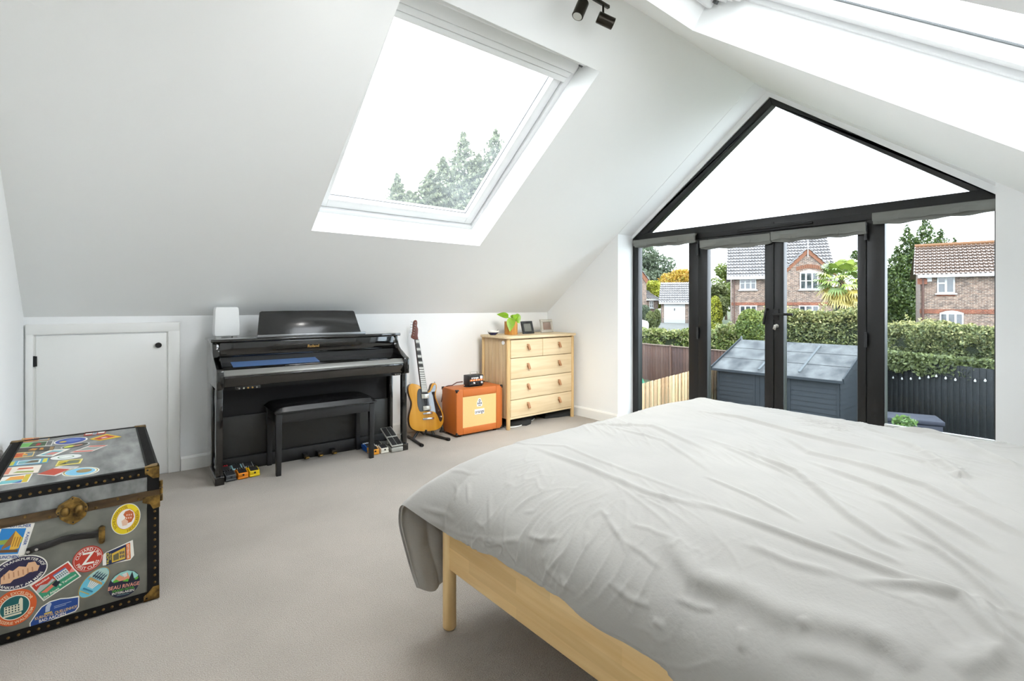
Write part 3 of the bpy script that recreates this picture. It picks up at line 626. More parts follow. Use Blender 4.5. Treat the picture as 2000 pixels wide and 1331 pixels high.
drawer(.044, DWd-.044, .505, .709, [.272,.722]); drawer(.044, DWd-.044, .295, .499, [.272,.722]); drawer(.044, DWd-.044, .122, .289, [.272,.722])
MB().box(.042, .012, .098, DWd-.042, .04, .119).build('bottom_rail', BIRCH, cd, bevel=.0015)
o = MB().lathe([(0,0),(.020,0),(.022,.003),(.020,.007),(0,.008)], 24).build('tracker_disc', M('white_plastic', (240,240,240), .4)); o.location = (DX+.011, DY+.085, .868); o.rotation_euler = (0, -math.pi/2, 0)
tag(o, 'small round white disc stuck on the side of the drawers', 'disc')
# things on top
def on_top(px, y): q = ony(px, 600, y); return Vector((q.x, y, DH))
NAVY = M('navy_glaze', (28,32,78), .2, coat=.5)
b = thing('trinket_bowl', 'small navy bowl with a white rim on the drawers', 'bowl', on_top(963, 4.12))
MB().lathe([(0,.0),(.032,0),(.034,.004),(.052,.020),(.060,.036),(.057,.036),(.048,.020),(.028,.008),(0,.007)], 32).build('bowl_body', NAVY, b, smooth=True)
MB().lathe([(.0601,.030),(.0635,.046),(.060,.046),(.0565,.031)], 32).build('rim', M('white_glaze', (236,234,228), .2, coat=.4), b, smooth=True)
MB().tube([(.03,-.01,.01),(.045,-.01,.045),(.058,-.012,.056)], .0025, 6).build('hair_pin', M('dark_metal', (60,55,52), .4, metal=.7), b)
pl = thing('potted_pothos', 'bright green trailing pothos in a ribbed bamboo pot', 'plant', on_top(998, 4.07))
BAMB = wood('bamboo', (205,146,62), (178,118,42), .45, axis=2, scale=3.0)
pr = []
MB().lathe([(0,0),(.068,0),(.070,.003),(.070,.140),(.064,.140),(.062,.02),(0,.018)], 28).build('pot', BAMB, pl, smooth=False)
MB().lathe([(0,.10),(.063,.10),(.063,.118),(0,.122)], 20).build('soil', M('soil', (54,42,34), 1, bump=.5, bscale=60), pl)
LEAFG = M('pothos_leaf', (128,172,24), .35, var=.28, vscale=18, spec=.5)
def heart_leaf(par, base, tip, wd2, nrm, droop=.2):
    base, tip, nrm = Vector(base), Vector(tip), Vector(nrm).normalized(); ax = tip-base; L = ax.length; ax.normalize(); sd_ = ax.cross(nrm).normalized(); nn = sd_.cross(ax)
    rows = [(0,.0),(-.06,.42),(.04,.78),(.2,.98),(.38,1.0),(.58,.8),(.78,.46),(.92,.18),(1.0,.0)]
    vs = []; fs = []
    for f, w_ in rows:
        cpos = base+ax*(max(f,0)*L)-nn*(droop*L*f*f)
        e_ = base+ax*(f*L)-nn*(droop*L*f*f)
        vs += [e_+sd_*w_*wd2+nn*.18*w_*wd2, cpos, e_-sd_*w_*wd2+nn*.18*w_*wd2]
    for i in range(len(rows)-1): a = i*3; fs += [(a,a+1,a+4,a+3),(a+1,a+2,a+5,a+4)]
    o = MB().add(vs, fs).build('leaf', LEAFG, par, smooth=True, fixn=False); o.modifiers.new('s', 'SUBSURF').levels = 1; o.modifiers['s'].render_levels = 1
R_ = Vector((SY,-CY,0)); F_ = Vector((CY,SY,0)); Z_ = Vector((0,0,1))
def lp(dx, dz, df=0): return R_*dx*.0053+Z_*(.0053*dz)+F_*df      # pixels right / up of the pot base on screen scale
heart_leaf(pl, lp(-6,36), lp(-28,42,-.02), .044, Z_-F_*.9, .1)
heart_leaf(pl, lp(3,29), lp(15,40,0), .046, Z_*.8-F_*.6, .1)
heart_leaf(pl, lp(9,40), lp(17,22,-.03), .044, R_*.4-F_, .05)
heart_leaf(pl, lp(1,33,-.06), lp(-2,7,-.115), .046, -F_+Z_*.2, .03)
heart_leaf(pl, lp(2,34), lp(10,41,.03), .034, Z_-F_*.3, .1)
st = MB()
for q in ((-6,36,0),(3,29,0),(9,40,0),(1,33,-.06)): st.tube([lp(0,20), lp(q[0]*.5, (20+q[1])/2+4), lp(*q)], .0028, 6)
st.build('stem', M('pothos_stem', (120,160,50), .5), pl)
def photo_frame(name, label, u, y, wd, ht, bw, fm, pic, rz, lean, depth=.018):
    t = thing(name, label, 'photo frame', on_top(u, y), rz); sn, cs = math.sin(lean), math.cos(lean)
    def q(x, h, d=0.0): return (x, h*sn+d*cs, h*cs-d*sn)
    def slab_(mb, x0, x1, h0, h1, d0, d1):
        P = [q(x,h,d) for d in (d0,d1) for x, h in ((x0,h0),(x1,h0),(x1,h1),(x0,h1))]
        mb.add(P, [(0,1,2,3),(7,6,5,4),(0,4,5,1),(1,5,6,2),(2,6,7,3),(3,7,4,0)])
    m = MB(); x = wd/2
    slab_(m,-x,x,0,bw,0,depth); slab_(m,-x,x,ht-bw,ht,0,depth); slab_(m,-x,-x+bw,bw,ht-bw,0,depth); slab_(m,x-bw,x,bw,ht-bw,0,depth); m.build('frame', fm, t, bevel=.002)
    m = MB(); slab_(m,-x+bw,x-bw,bw,ht-bw,.007,.012); m.build('picture', pic, t)
    m = MB(); m.beam(q(0,ht*.6,depth), (0, ht*.45, .003), .04, .004, (0,1,0)); m.build('strut', BLACKM, t)
    return t
photo_frame('photo_frame', 'black photo frame leaning back on the drawers', 1033.5, 4.06, .165, .142, .026, M('black_frame', (30,33,35), .4), M('blurred_grey_photo', (128,130,124), .3, var=.35, vscale=7), math.radians(2), .28)
sf = photo_frame('photo_frame', 'silver patterned photo frame beside the black one', 1070, 4.10, .20, .152, .034, M('silver_frame', (186,182,174), .4, metal=.35), M('blurred_pink_photo', (150,142,134), .3, var=.3, vscale=8, col2=(160,128,116)), math.radians(4), .16)
dia = MB()
for i in range(11):
    for hh in (.017, .135):
        x = -.09+i*.018; dia.add([(x-.008,hh*.16-.002,hh),(x,(hh-.012)*.16-.002,hh-.012),(x+.008,hh*.16-.002,hh),(x,(hh+.012)*.16-.002,hh+.012)], [(0,1,2,3)])
for i in range(7):
    for x in (-.083,.083):
        hh = .035+i*.0135; dia.add([(x-.012,hh*.16-.002,hh),(x,(hh-.006)*.16-.002,hh-.006),(x+.012,hh*.16-.002,hh),(x,(hh+.006)*.16-.002,hh+.006)], [(0,1,2,3)])
dia.build('lozenge_inlay', M('pearl_inlay', (224,220,212), .3), sf, fixn=False)
# things pushed under the drawers
gb = thing('gig_bag', 'black soft bag lying flat under the chest of drawers', 'bag', (DX, DY, 0))
BAGM = M('black_nylon', (34,36,38), .7, bump=.3, bscale=90)
def lump(par, outline, h, nm):
    cx = sum(p[0] for p in outline)/len(outline); cy = sum(p[1] for p in outline)/len(outline); vs = []; fs = []; n = len(outline)
    for sc, z in ((1,0.0),(1,.010),(.93,h*.7),(.7,h),(.3,h*1.05)):
        for p in outline: vs.append((cx+(p[0]-cx)*sc, cy+(p[1]-cy)*sc, z))
    for i in range(4):
        for k in range(n): a, b_ = i*n+k, i*n+(k+1) % n; fs.append((a,b_,b_+n,a+n))
    fs.append(tuple(range(4*n,5*n))); fs.append(tuple(reversed(range(n))))
    return MB().add(vs, fs).build(nm, BAGM, par, smooth=True)
lump(gb, [(.06,.16),(.20,.10),(.27,.03),(.36,.06),(.46,.16),(.58,.22),(.60,.38),(.06,.40)], .07, 'bag_body')
lump(gb, [(.64,.14),(.80,.09),(.94,.07),(1.0,.05),(1.01,.14),(.94,.22),(.90,.38),(.66,.36)], .075, 'strap_end')
o = MB().tube([(3.19,3.90,.006),(3.28,3.87,.006),(3.36,3.88,.006),(3.41,3.90,.008),(3.50,3.95,.008),(3.62,3.98,.006),(3.72,4.05,.006)], .005, 8).build('white_cable', M('white_plastic', (240,240,240), .4), smooth=True)
tag(o, 'white cable on the carpet under the chest of drawers', 'cable')
# ================================================================ TRUNK
TF = onz(309, 1169.5); TRZ = math.radians(-0.6)
trunk = thing('travel_trunk', 'old grey metal travel trunk with brass corners covered in hotel stickers', 'trunk', (TF.x, TF.y, 0), TRZ)
TW, TD, TH = .535, .93, .560       # local: x from -TW to 0, y from 0 to TD
Minv = (Matrix.Translation(trunk.location) @ Matrix.Rotation(TRZ, 4, 'Z')).inverted()
nF = Vector((math.sin(TRZ), -math.cos(TRZ), 0))
def TFp(u, v, off=0.0): return Minv @ onp(u, v, TF + nF*off, nF)            # point on the front face, local
def TTp(u, v): return Minv @ onz(u, v, TH)                                   # point on the lid
ZINC = M('worn_zinc', (140,139,128), .42, metal=.3, var=.3, col2=(104,104,97), vscale=7, bump=.12, bscale=25, rvar=.15, bdist=.003, detail=9)
ZTOP = M('worn_zinc_lid', (160,161,158), .5, metal=.2, var=.5, col2=(104,105,104), vscale=11, stretch=(1.6,.45,1), bump=.12, bscale=25, bdist=.003, detail=9)
VULC = M('black_vulcanised_fibre', (17,16,15), .55, spec=.25, var=.4, vscale=14, bump=.2, bscale=60, bdist=.003)
BRWN = M('brown_brass_band', (92,72,48), .5, metal=.4, var=.5, vscale=12, stretch=(1,3,3), bump=.1, bscale=40, bdist=.003)
SEAM = .452
MB().box(-TW, 0, .012, 0, TD, SEAM-.002).build('body', ZINC, trunk, bevel=.012, seg=3)
MB().box(-TW, 0, SEAM+.002, 0, TD, TH).build('lid', [ZTOP], trunk, bevel=.012, seg=3)
ed = MB(); w_ = .028; th = .003
for z0, z1 in ((.008,.008+w_+.006),(TH-.034,TH+.002)):
    ed.box(-TW-th,-th,z0,th,.0,z1); ed.box(-TW-th,TD,z0,th,TD+th,z1); ed.box(0,0,z0,th,TD,z1); ed.box(-TW-th,0,z0,-TW,TD,z1)
for x0, x1 in ((-.038,th),(-TW-th,-TW+.038)):
    ed.box(x0,-th,.01,x1,0,TH); ed.box(x0,TD,.01,x1,TD+th,TH)
for x0, x1 in ((-.042,th),(-TW-th,-TW+.042)): ed.box(x0,-th,TH,x1,TD+th,TH+.003)
ed.box(-TW,-th,TH,0,.020,TH+.003); ed.box(-TW,TD-.02,TH,0,TD+th,TH+.003)
for y0, y1 in ((0,.034),(TD-.034,TD)): ed.box(0,y0,.01,th,y1,TH); ed.box(-TW-th,y0,.01,-TW,y1,TH)
ed.build('edge_binding', VULC, trunk)
# stitched ridges across the lid's side borders
rg = MB()
for k in range(90):
    y = .03+k*(TD-.06)/90
    for x0, x1 in ((-.036,-.006),(-TW+.006,-TW+.036)): rg.box(x0, y, TH+.003, x1, y+.004, TH+.0055)
tag(rg.build('stitch_ridges', VULC, trunk), kind='stuff')
bd = MB(); bd.box(-TW-.004,-.005,SEAM-.020,.004,0,SEAM+.014); bd.box(.0,-.005,SEAM-.020,.005,TD,SEAM+.014)
bd.build('seam_band', BRWN, trunk)
nail = MB().lathe([(0,-.004),(.0052,-.004),(.0052,.0004),(.0042,.0022),(.0020,.0034),(0,.0037)], 10)
n0 = None
def put_nail(p, rot):
    global n0
    if n0 is None: n0 = nail.build('brass_nail', BRASS, trunk, smooth=True); o = n0
    else: o = copyobj(n0, trunk)
    o.location = p; o.rotation_euler = rot
FR_ = (math.pi/2,0,0)
for k in range(18):
    x = -TW+.03+k*(TW-.075)/17
    put_nail((x,-th,.024), FR_); put_nail((x+.004,-th,TH-.020), FR_)
for k in range(12): put_nail((-.012,-th,.075+k*.030), FR_)
for k in range(7): put_nail((-TW+.06+k*.068,-.005,SEAM+.006 if k % 2 else SEAM-.012), FR_)
# brass corners
def corner(cx, cy, cz, sx, sy, sz, L=.062):
    m = MB(); t_ = .004
    X = lambda a: cx+sx*a; Y_ = lambda a: cy+sy*a; Z__ = lambda a: cz+sz*a
    sh = [(-t_,-t_),(L,-t_),(L,.018),(L*.62,.034),(.034,L*.62),(.018,L),(-t_,L)]
    m.prism([(X(a),Z__(b)) for a,b in sh], (0,cy,0), (1,0,0), (0,0,1), (0,-sy*t_,0), (0,sy*.001,0))
    m.prism([(Y_(a),Z__(b)) for a,b in sh], (cx,0,0), (0,1,0), (0,0,1), (-sx*t_,0,0), (sx*.001,0,0))
    m.prism([(X(a),Y_(b)) for a,b in sh], (0,0,cz), (1,0,0), (0,1,0), (0,0,-sz*t_), (0,0,sz*.001))
    o = m.build('corner_cap', BRASS, trunk, bevel=.0015)
    q = MB().lathe([(0,0),(.004,0),(.003,.0015),(0,.002)], 8).build('corner_nail', VULC, o); q.location = (X(L*.8),cy-t_ if sy > 0 else cy+t_,Z__(.008)); q.rotation_euler = FR_
for cx, sx in ((0,-1),(-TW,1)):
    for cy, sy in ((0,1),(TD,-1)):
        corner(cx,cy,.008,sx,sy,1,.05); corner(cx,cy,TH+.002,sx,sy,-1,.046)
for x in (-.024,):
    m = MB(); m.prism([(-.030,.0),(.030,.0),(.030,-.052),(.006,-.056),(-.004,-.034),(-.030,-.022)], (x,-.006,SEAM-.008), (1,0,0), (0,0,1), (0,0,0), (0,-.003,0)); m.build('band_plate', BRASS, trunk, bevel=.001)
m = MB()
for z in (SEAM-.03, SEAM+.0, SEAM+.03): m.cyl((.010,.02,z-.013),(.010,.02,z+.013),.008,12)
m.build('side_hinge', BRASS, trunk)
# lock plate with two domes
c = TFp(142, 996); px2 = lambda u, v: (TFp(u, v).x-c.x, TFp(u, v).z-c.z)
lk = MB().prism([px2(*q) for q in ((109,1000),(114,987),(131,977),(142,969),(155,972),(170,984),(172,990),(168,1006),(156,1016),(143,1024),(131,1021),(118,1014))], (c.x,-.006,c.z), (1,0,0), (0,0,1), (0,0,0), (0,-.005,0)).build('lock_plate', BRASS, trunk, bevel=.0015)
for u in (127, 155):
    d = TFp(u, 999 if u < 140 else 993); o = MB().lathe([(0,0),(.0145,0),(.0145,.004),(.012,.011),(.006,.0155),(0,.017)], 18).build('lock_dome', BRASS, lk, smooth=True)
    o.location = (d.x,-.011,d.z); o.rotation_euler = FR_; o.scale = (1,1.25,1)
for u, v in ((142,973),(143,1019),(114,1001),(114,1007),(168,989),(168,997)):
    d = TFp(u, v); o = MB().cyl((0,0,0),(0,0,.0015),.0028,8).build('rivet_hole', BLACKM, lk); o.location = (d.x,-.0108,d.z); o.rotation_euler = FR_
# leather handle
hd = [TFp(u, v) for u, v in ((52,1077),(66,1071),(85,1065),(103,1058),(122,1050),(140,1046),(160,1044),(180,1043),(205,1041))]
offs = [.006,.008,.012,.018,.022,.022,.018,.012,.006]; vs = []; fs = []
for i, p in enumerate(hd):
    hw = .0125 if i < 8 else .010; y = -offs[i]
    vs += [(p.x,y,p.z-hw),(p.x,y,p.z+hw),(p.x,y-.006,p.z+hw),(p.x,y-.006,p.z-hw)]
for i in range(len(hd)-1):
    a = i*4
    for k in range(4): fs.append((a+k, a+(k+1) % 4, a+4+(k+1) % 4, a+4+k))
fs += [(0,1,2,3),(len(vs)-1,len(vs)-2,len(vs)-3,len(vs)-4)]
hl = MB().add(vs, fs).build('leather_handle', M('black_leather', (30,27,25), .45, bump=.2, bscale=70, bdist=.003), trunk, bevel=.002)
p = TFp(199, 1043); o = MB(); o.box(-.010,-.016,-.030,.010,0,.030); o.cyl((0,-.0,.026),(0,-.018,.026),.009,12); o.cyl((0,0,-.026),(0,-.018,-.026),.009,12)
o = o.build('handle_bracket', BRASS, trunk, bevel=.002); o.location = (p.x,-.001,p.z)
for u, v in ((56,1076),(72,1071)):
    p = TFp(u, v); o = MB().lathe([(.003,0),(.0055,0),(.005,.002),(.003,.002)], 12).build('eyelet', CHROME, hl); o.location = (p.x,-.0145,p.z); o.rotation_euler = FR_
# ---------------------------------------------------------------- stickers
INK = {}
def ink(r, g, b):
    k = (r, g, b)
    if k not in INK: INK[k] = M('sticker_ink_%d_%d_%d' % k, k, .55)
    return INK[k]
class Sticker:
    """flat print on a plane: o origin, ax right, ay up, in local metres; layers stack by a hair"""
    def __init__(s, o, ax, ay): s.o, s.ax, s.ay = Vector(o), Vector(ax).normalized(), Vector(ay).normalized(); s.n = s.ax.cross(s.ay).normalized(); s.base = None; s.m = MB(); s.cols = []; s.h = .0006; s.sx = s.sy = 1.0
    def P(s, x, y, h): return s.o+s.ax*x*s.sx+s.ay*y*s.sy+s.n*h
    def col(s, c):
        c = tuple(c)
        if c not in s.cols: s.cols.append(c)
        s.m.cur = s.cols.index(c)
    def ground(s, poly, c): s.base = (poly, c)
    def shape(s, poly, c): s.col(c); s.h += .00012; s.m.poly([s.P(x, y, s.h) for x, y in poly])
    def text(s, word, x, y, size, c, rot=0, sx=1.0, arc=None, bold=0):
        s.col(c); s.h += .00005; vs, fs = TXT[word]; out = []
        for a, b in vs:
            a, b = a*size*sx, b*size
            if arc:       # (radius_x, radius_y, centre angle, dir)
                rx, ry, ca, dr = arc; k = (rx+ry)/2; ang = ca-dr*a/k; rr_ = 1+dr*b/k
                out.append(s.P(x+rx*rr_*math.cos(ang), y+ry*rr_*math.sin(ang), s.h))
            else:
                cr, sr = math.cos(rot), math.sin(rot); out.append(s.P(x+a*cr-b*sr, y+a*sr+b*cr, s.h))
        s.m.add(out, fs)
    def done(s, name='sticker'):
        poly, c = s.base; g = MB()
        g.prism([(x*s.sx, y*s.sy) for x, y in poly], s.o, s.ax, s.ay, s.n*-.0004, s.n*.0005); b = g.build(name, ink(*c), trunk)
        if s.m.f: s.m.build('print', [ink(*c) for c in s.cols], b, fixn=False)
        return b
def ell(rx, ry, n=36, cx=0, cy=0, rot=0):
    return [(cx+rx*math.cos(a)*math.cos(rot)-ry*math.sin(a)*math.sin(rot), cy+rx*math.cos(a)*math.sin(rot)+ry*math.sin(a)*math.cos(rot)) for a in [2*math.pi*k/n for k in range(n)]]
def rect(x0, y0, x1, y1): return [(x0,y0),(x1,y0),(x1,y1),(x0,y1)]
def front(u, v, tilt=0, sx=1.0, sy=1.0):
    p = TFp(u, v); q = Sticker((p.x,-.0012,p.z), (math.cos(tilt),0,math.sin(tilt)), (-math.sin(tilt),0,math.cos(tilt))); q.sx, q.sy = sx, sy; return q
WH = (236,232,222); NV = (40,34,66)
# tall hotel label, blue with a yellow building
s = front(24, 1057, -.25, .80, 1.02); s.ground(rect(-.062,-.066,.058,.062), WH); s.shape(rect(-.05,-.046,.034,.044), (38,128,196)); s.shape([(-.05,.002),(.034,.012),(.034,-.006),(-.05,-.014)], (150,170,70))
s.shape([(-.028,-.022),(.0,.036),(.0,-.014),(-.026,-.03)], (150,104,52)); s.shape([(.0,.036),(.030,.012),(.030,-.026),(.0,-.034)], (226,176,60)); s.shape(rect(-.030,-.040,.030,-.030), (120,82,44))
for k in range(3): s.shape(rect(.004+k*.009,-.02,.008+k*.009,.014), (172,120,40))
s.text('DEUTSCHER',.006,.053,.0150,(26,70,140)); s.text('KAISER',.046,.008,.0150,(26,70,140),rot=-math.pi/2); s.text('MUNCHEN',.002,-.056,.0150,(26,70,140)); s.done()
# navy oval
s = front(38, 1119, .05, .84, 1.10); s.ground(ell(.092,.056), WH); s.shape(ell(.088,.052), NV); s.shape([(-.06,-.022),(-.058,.0),(-.03,.018),(-.02,.012),(.0,.022),(.022,.014),(.03,.026),(.052,.024),(.058,.010),(.066,.006),(.058,-.010),(.03,-.008),(.012,-.016),(-.02,-.018),(-.03,-.026)], (222,176,136))
for k in range(7): s.shape(rect(-.05+k*.015,-.010,-.046+k*.015,.008), (186,132,96))
s.text('HOTEL FRANKFURTER HOF',0,-.006,.0145,WH,arc=(.080,.050,math.pi/2,1)); s.text('FRANKFURT AM MAIN',0,.004,.0145,WH,arc=(.080,.050,-math.pi/2,-1)); s.done()
# long landscape label, red and green
s = front(109.5, 1135, .49, .78, .82); s.ground(rect(-.079,-.050,.079,.050), WH); s.shape(rect(-.074,-.045,.074,.045), (196,60,44)); s.shape([(-.074,.004),(-.04,.018),(-.01,.004),(.03,.010),(.074,.0),(.074,-.045),(-.074,-.045)], (58,148,110))
s.shape([(-.074,.012),(-.05,.024),(-.03,.012),(-.004,.020),(.0,.008),(-.074,-.004)], (176,178,176)); s.shape([(-.066,-.008),(-.01,.0),(.0,-.012),(-.05,-.022)], (222,120,96)); s.shape([(-.02,-.004),(.004,.004),(.010,-.016),(-.014,-.026)], (30,36,48))
s.shape(rect(.004,-.006,.056,.028), (206,216,214)); s.shape(rect(.004,.026,.056,.032), (74,112,168)); s.shape([(.05,.0),(.074,.012),(.074,-.012)], (224,130,122))
for k in range(6): s.shape(rect(.008+k*.008,.004,.012+k*.008,.010), (64,84,96)); s.shape(rect(.008+k*.008,.014,.012+k*.008,.020), (64,84,96))
s.text('Neuchâtel',-.036,.034,.013,WH); s.text('des Alpes',-.040,-.036,.0165,WH); s.text('& Terminus',.034,-.026,.0150,WH); s.done()
# orange ring with a teal centre
s = front(29, 1187, .0, .82, 1.06); s.ground(ell(.072,.062), (212,92,40)); s.shape(ell(.050,.042), (232,226,206)); s.shape(ell(.047,.039), (22,92,92)); s.shape([(-.034,-.018),(.020,-.018),(.026,-.016),(.026,.024),(.020,.030),(.014,.024),(.012,.010),(-.034,.010)], (222,216,190))
for r in range(3):
    for k in range(5): s.shape(rect(-.030+k*.010,-.014+r*.009,-.025+k*.010,-.009+r*.009), (40,70,70))
s.shape(rect(-.036,-.026,.022,-.020), (222,216,190))
s.text('HOTEL EXCELSIOR',0,0,.0155,(236,206,164),arc=(.058,.050,math.pi/2,1)); s.text('BRASSERIE WALSHEIM',0,0,.0150,(236,206,164),arc=(.060,.052,-math.pi/2,-1)); s.done()
# torn blue label
s = front(108, 1193, .02, .78, 1.15); s.ground([(-.092,-.034),(.074,-.024),(.088,-.012),(.090,.026),(.05,.030),(.02,.036),(-.02,.036),(-.05,.026),(-.07,.008),(-.092,-.016)], WH); s.shape([(-.088,-.031),(.072,-.021),(.084,-.010),(.086,.022),(.05,.027),(.02,.033),(-.018,.033),(-.047,.024),(-.067,.006),(-.088,-.016)], (34,70,140))
s.shape([(-.036,.004),(-.020,.004),(-.018,.016),(-.012,.026),(-.016,.032),(-.026,.030),(-.034,.022)], (176,186,204)); s.shape(rect(-.04,-.002,-.012,.002), (214,186,80)); s.shape(rect(-.004,.014,.060,.0155), (170,184,206)); s.shape(rect(-.004,.009,.040,.0105), (170,184,206))
s.text('KURHOTEL QUELLENHOF',.004,-.0075,.0132,(226,190,120)); s.text('BAD AACHEN',-.010,-.0195,.0140,WH,sx=1.12); s.done()
# red circle with a Z
s = front(172, 1092, -.04, .90, 1.08); s.ground(ell(.052,.047), (188,56,38)); s.shape(ell(.0475,.0425), WH); s.shape(ell(.0465,.0415), (188,56,38))
s.text('Z',0,0,.062,WH,sx=1.05); s.text('CUNARD LINE',0,0,.0160,WH,arc=(.037,.034,math.pi/2,1)); s.text('FIRST CLASS',0,0,.0160,WH,arc=(.037,.034,-math.pi/2,-1)); s.done()
# palace label with torn white backing
s = front(232, 1083, .02, .80, .96); s.ground([(-.064,-.030),(.046,-.038),(.062,-.022),(.058,.046),(-.05,.022),(-.064,.014)], WH); s.shape([(-.050,-.034),(.048,-.030),(.046,.038),(-.050,.020)], (34,44,86)); s.shape([(-.028,-.028),(.026,-.026),(.026,.024),(-.028,.010)], (214,178,66)); s.shape([(-.022,-.022),(.0,-.020),(.0,.008),(-.022,.002)], (104,98,72))
for r in range(2):
    for k in range(3): s.shape(rect(.004+k*.007,-.018+r*.016,.008+k*.007,-.006+r*.016), (34,44,86))
s.shape(rect(.030,-.032,.047,.036), (226,120,44)); s.text('BRUXELLES',.0385,.003,.0122,WH,rot=math.pi/2); s.text('PALACE',-.0435,-.005,.0135,(226,206,70),rot=math.pi/2); s.text('HOTEL',-.0335,.0,.009,(226,206,70),rot=math.pi/2); s.done()
# pale blue oval with feathers
s = front(184, 1138, -.70, .94, .95); s.ground(ell(.039,.065), (172,140,72)); s.shape(ell(.036,.062), (106,190,212)); s.shape([(-.034,.014),(.034,.014),(.030,.034),(.018,.052),(0,.0615),(-.018,.052),(-.030,.034)], (172,206,196))
for k in range(5):
    x = -.018+k*.009; s.shape([(x*.5-.0015,-.022),(x*.5+.0015,-.022),(x+.003,.012),(x-.003,.012)], WH); s.shape([(x-.002,.014),(x+.004,.020),(x+.001,.036),(x-.005,.022)], (46,72,88)); s.shape([(x-.004,.030),(x+.004,.034),(x+.002,.046)], (60,86,100))
s.shape([(-.030,.004),(-.026,.014),(.026,.010),(.032,.002),(.024,.002),(-.022,.004)], (188,150,92)); s.shape(rect(-.020,-.034,.020,-.028), (60,130,160)); s.shape(rect(-.024,-.045,.016,-.041), (196,180,110)); s.done()
# round navy mountain label
s = front(242.5, 1141, -.10, .92, 1.03); s.ground(ell(.056,.052), (34,36,58)); s.shape([(-.048,.024),(-.036,.038),(-.018,.048),(.006,.0515),(.030,.043),(.048,.026),(.044,.016),(-.044,.016)], (150,204,196)); s.shape([(-.040,.020),(-.022,.040),(-.008,.030),(.006,.044),(.016,.026),(.026,.016),(-.036,.014)], (222,146,114)); s.shape([(-.012,.040),(.004,.044),(.008,.030),(-.002,.026)], (220,212,206))
s.shape([(-.042,.018),(-.030,.024),(-.018,.014),(-.038,.012)], (92,176,56)); s.shape([(-.008,.012),(.012,.020),(.016,.006)], (92,176,56)); s.shape([(.012,.004),(.018,.026),(.024,.044),(.030,.026),(.036,.006)], (28,34,46)); s.shape([(.034,.012),(.046,.022),(.050,.014),(.042,.008)], (92,176,56))
s.text('BEAU RIVAGE',0,-.008,.0205,(236,160,138),sx=.9); s.text('GRAND HOTEL',0,-.021,.0115,(92,176,56)); s.text('INTERLAKEN',0,-.031,.0125,WH,sx=1.1); s.shape(rect(-.022,-.0405,.022,-.0395), (150,204,196)); s.done()
# yellow oval castle label
s = front(246, 1014, -.10, .88, 1.04); s.ground(ell(.0545,.060), WH); s.shape(ell(.052,.0575), (232,206,32)); s.shape(ell(.035,.040), (214,120,70)); s.shape(ell(.0335,.0385), (238,232,224)); s.shape([(-.006,.030),(.010,.034),(.024,.024),(.030,.004),(.022,-.014),(.004,-.018),(-.010,-.008),(-.002,.006),(-.012,.018)], (196,98,52)); s.shape([(-.016,-.006),(-.004,.002),(.010,-.010),(.006,-.024),(-.010,-.026)], (226,186,160))
for k in range(6): s.shape(rect(.0+(k % 3)*.008,.0+(k//3)*.012,.004+(k % 3)*.008,.006+(k//3)*.012), (236,206,186))
s.text('SCHLOSSHOTEL',0,0,.0145,(160,116,20),arc=(.0425,.0475,math.pi*.86,1)); s.text('HEIDELBERG',0,0,.0160,(160,116,20),arc=(.0435,.0485,-math.pi*.12,-1)); s.done()
# labels on the lid
def lid(quad, c, parts, name='sticker'):
    P = [TTp(u*.165, 820+v*.165) for u, v in quad]; z = TH+.0012
    b = MB().prism([(p.x, p.y) for p in P], (0,0,0), (1,0,0), (0,1,0), (0,0,z-.0006), (0,0,z)).build(name, ink(*c), trunk)
    m = MB(); cols = []
    def bl(x, y): return P[0]*(1-x)*(1-y)+P[1]*x*(1-y)+P[2]*x*y+P[3]*(1-x)*y
    for k, (poly, cc) in enumerate(parts):
        if cc not in cols: cols.append(cc)
        m.cur = cols.index(cc); m.poly([Vector((bl(x,y).x, bl(x,y).y, z+.00015*(k+1))) for x, y in poly])
    if parts: m.build('print', [ink(*q) for q in cols], b, fixn=False)
    return b
def lid_ell(u, v, a, b, rot, c, parts):
    n = 28; base = lid([(u+a*math.cos(t)*math.cos(rot)-b*math.sin(t)*math.sin(rot), v+a*math.cos(t)*math.sin(rot)+b*math.sin(t)*math.cos(rot)) for t in [2*math.pi*k/n for k in range(n)]], c, [])
    for k, (f, cc, du, dv) in enumerate(parts):
        q = [(u+du+f*(a*math.cos(t)*math.cos(rot)-b*math.sin(t)*math.sin(rot)), v+dv+f*(a*math.cos(t)*math.sin(rot)+b*math.sin(t)*math.cos(rot))) for t in [2*math.pi*j/n for j in range(n)]]
        P = [TTp(x*.165, 820+y*.165) for x, y in q]; m = MB(); m.poly([(p.x, p.y, TH+.0014+.0002*(k+1)) for p in P]); m.build('print', ink(*cc), base, fixn=False)
Q = rect
lid([(-70,790),(330,745),(390,640),(20,690)], WH, [(Q(.1,.1,.75,.5),(112,186,190)),([(.2,.5),(.8,.4),(.75,.85),(.3,.9)],(226,158,60)),(Q(.78,.05,.96,.95),(206,184,50)),([(.5,.05),(.78,.05),(.78,.3)],(60,90,160))])
lid([(0,670),(450,630),(495,540),(60,575)], (232,222,208), [([(.3,.2),(.86,.1),(.86,.3),(.4,.38)],(150,160,80)),([(.36,.6),(.8,.6),(.8,.75),(.4,.8)],(206,92,56)),(Q(.05,.1,.2,.9),(222,140,110))])
lid([(80,560),(560,512),(585,455),(120,500)], (86,164,200), [(Q(.02,.1,.14,.9),(206,200,70)),(Q(.22,.12,.8,.88),WH),(Q(.24,.2,.76,.8),(120,170,176)),([(.4,.3),(.74,.3),(.74,.7),(.55,.75)],(110,96,76)),(Q(.86,.1,.97,.9),(206,200,70))])
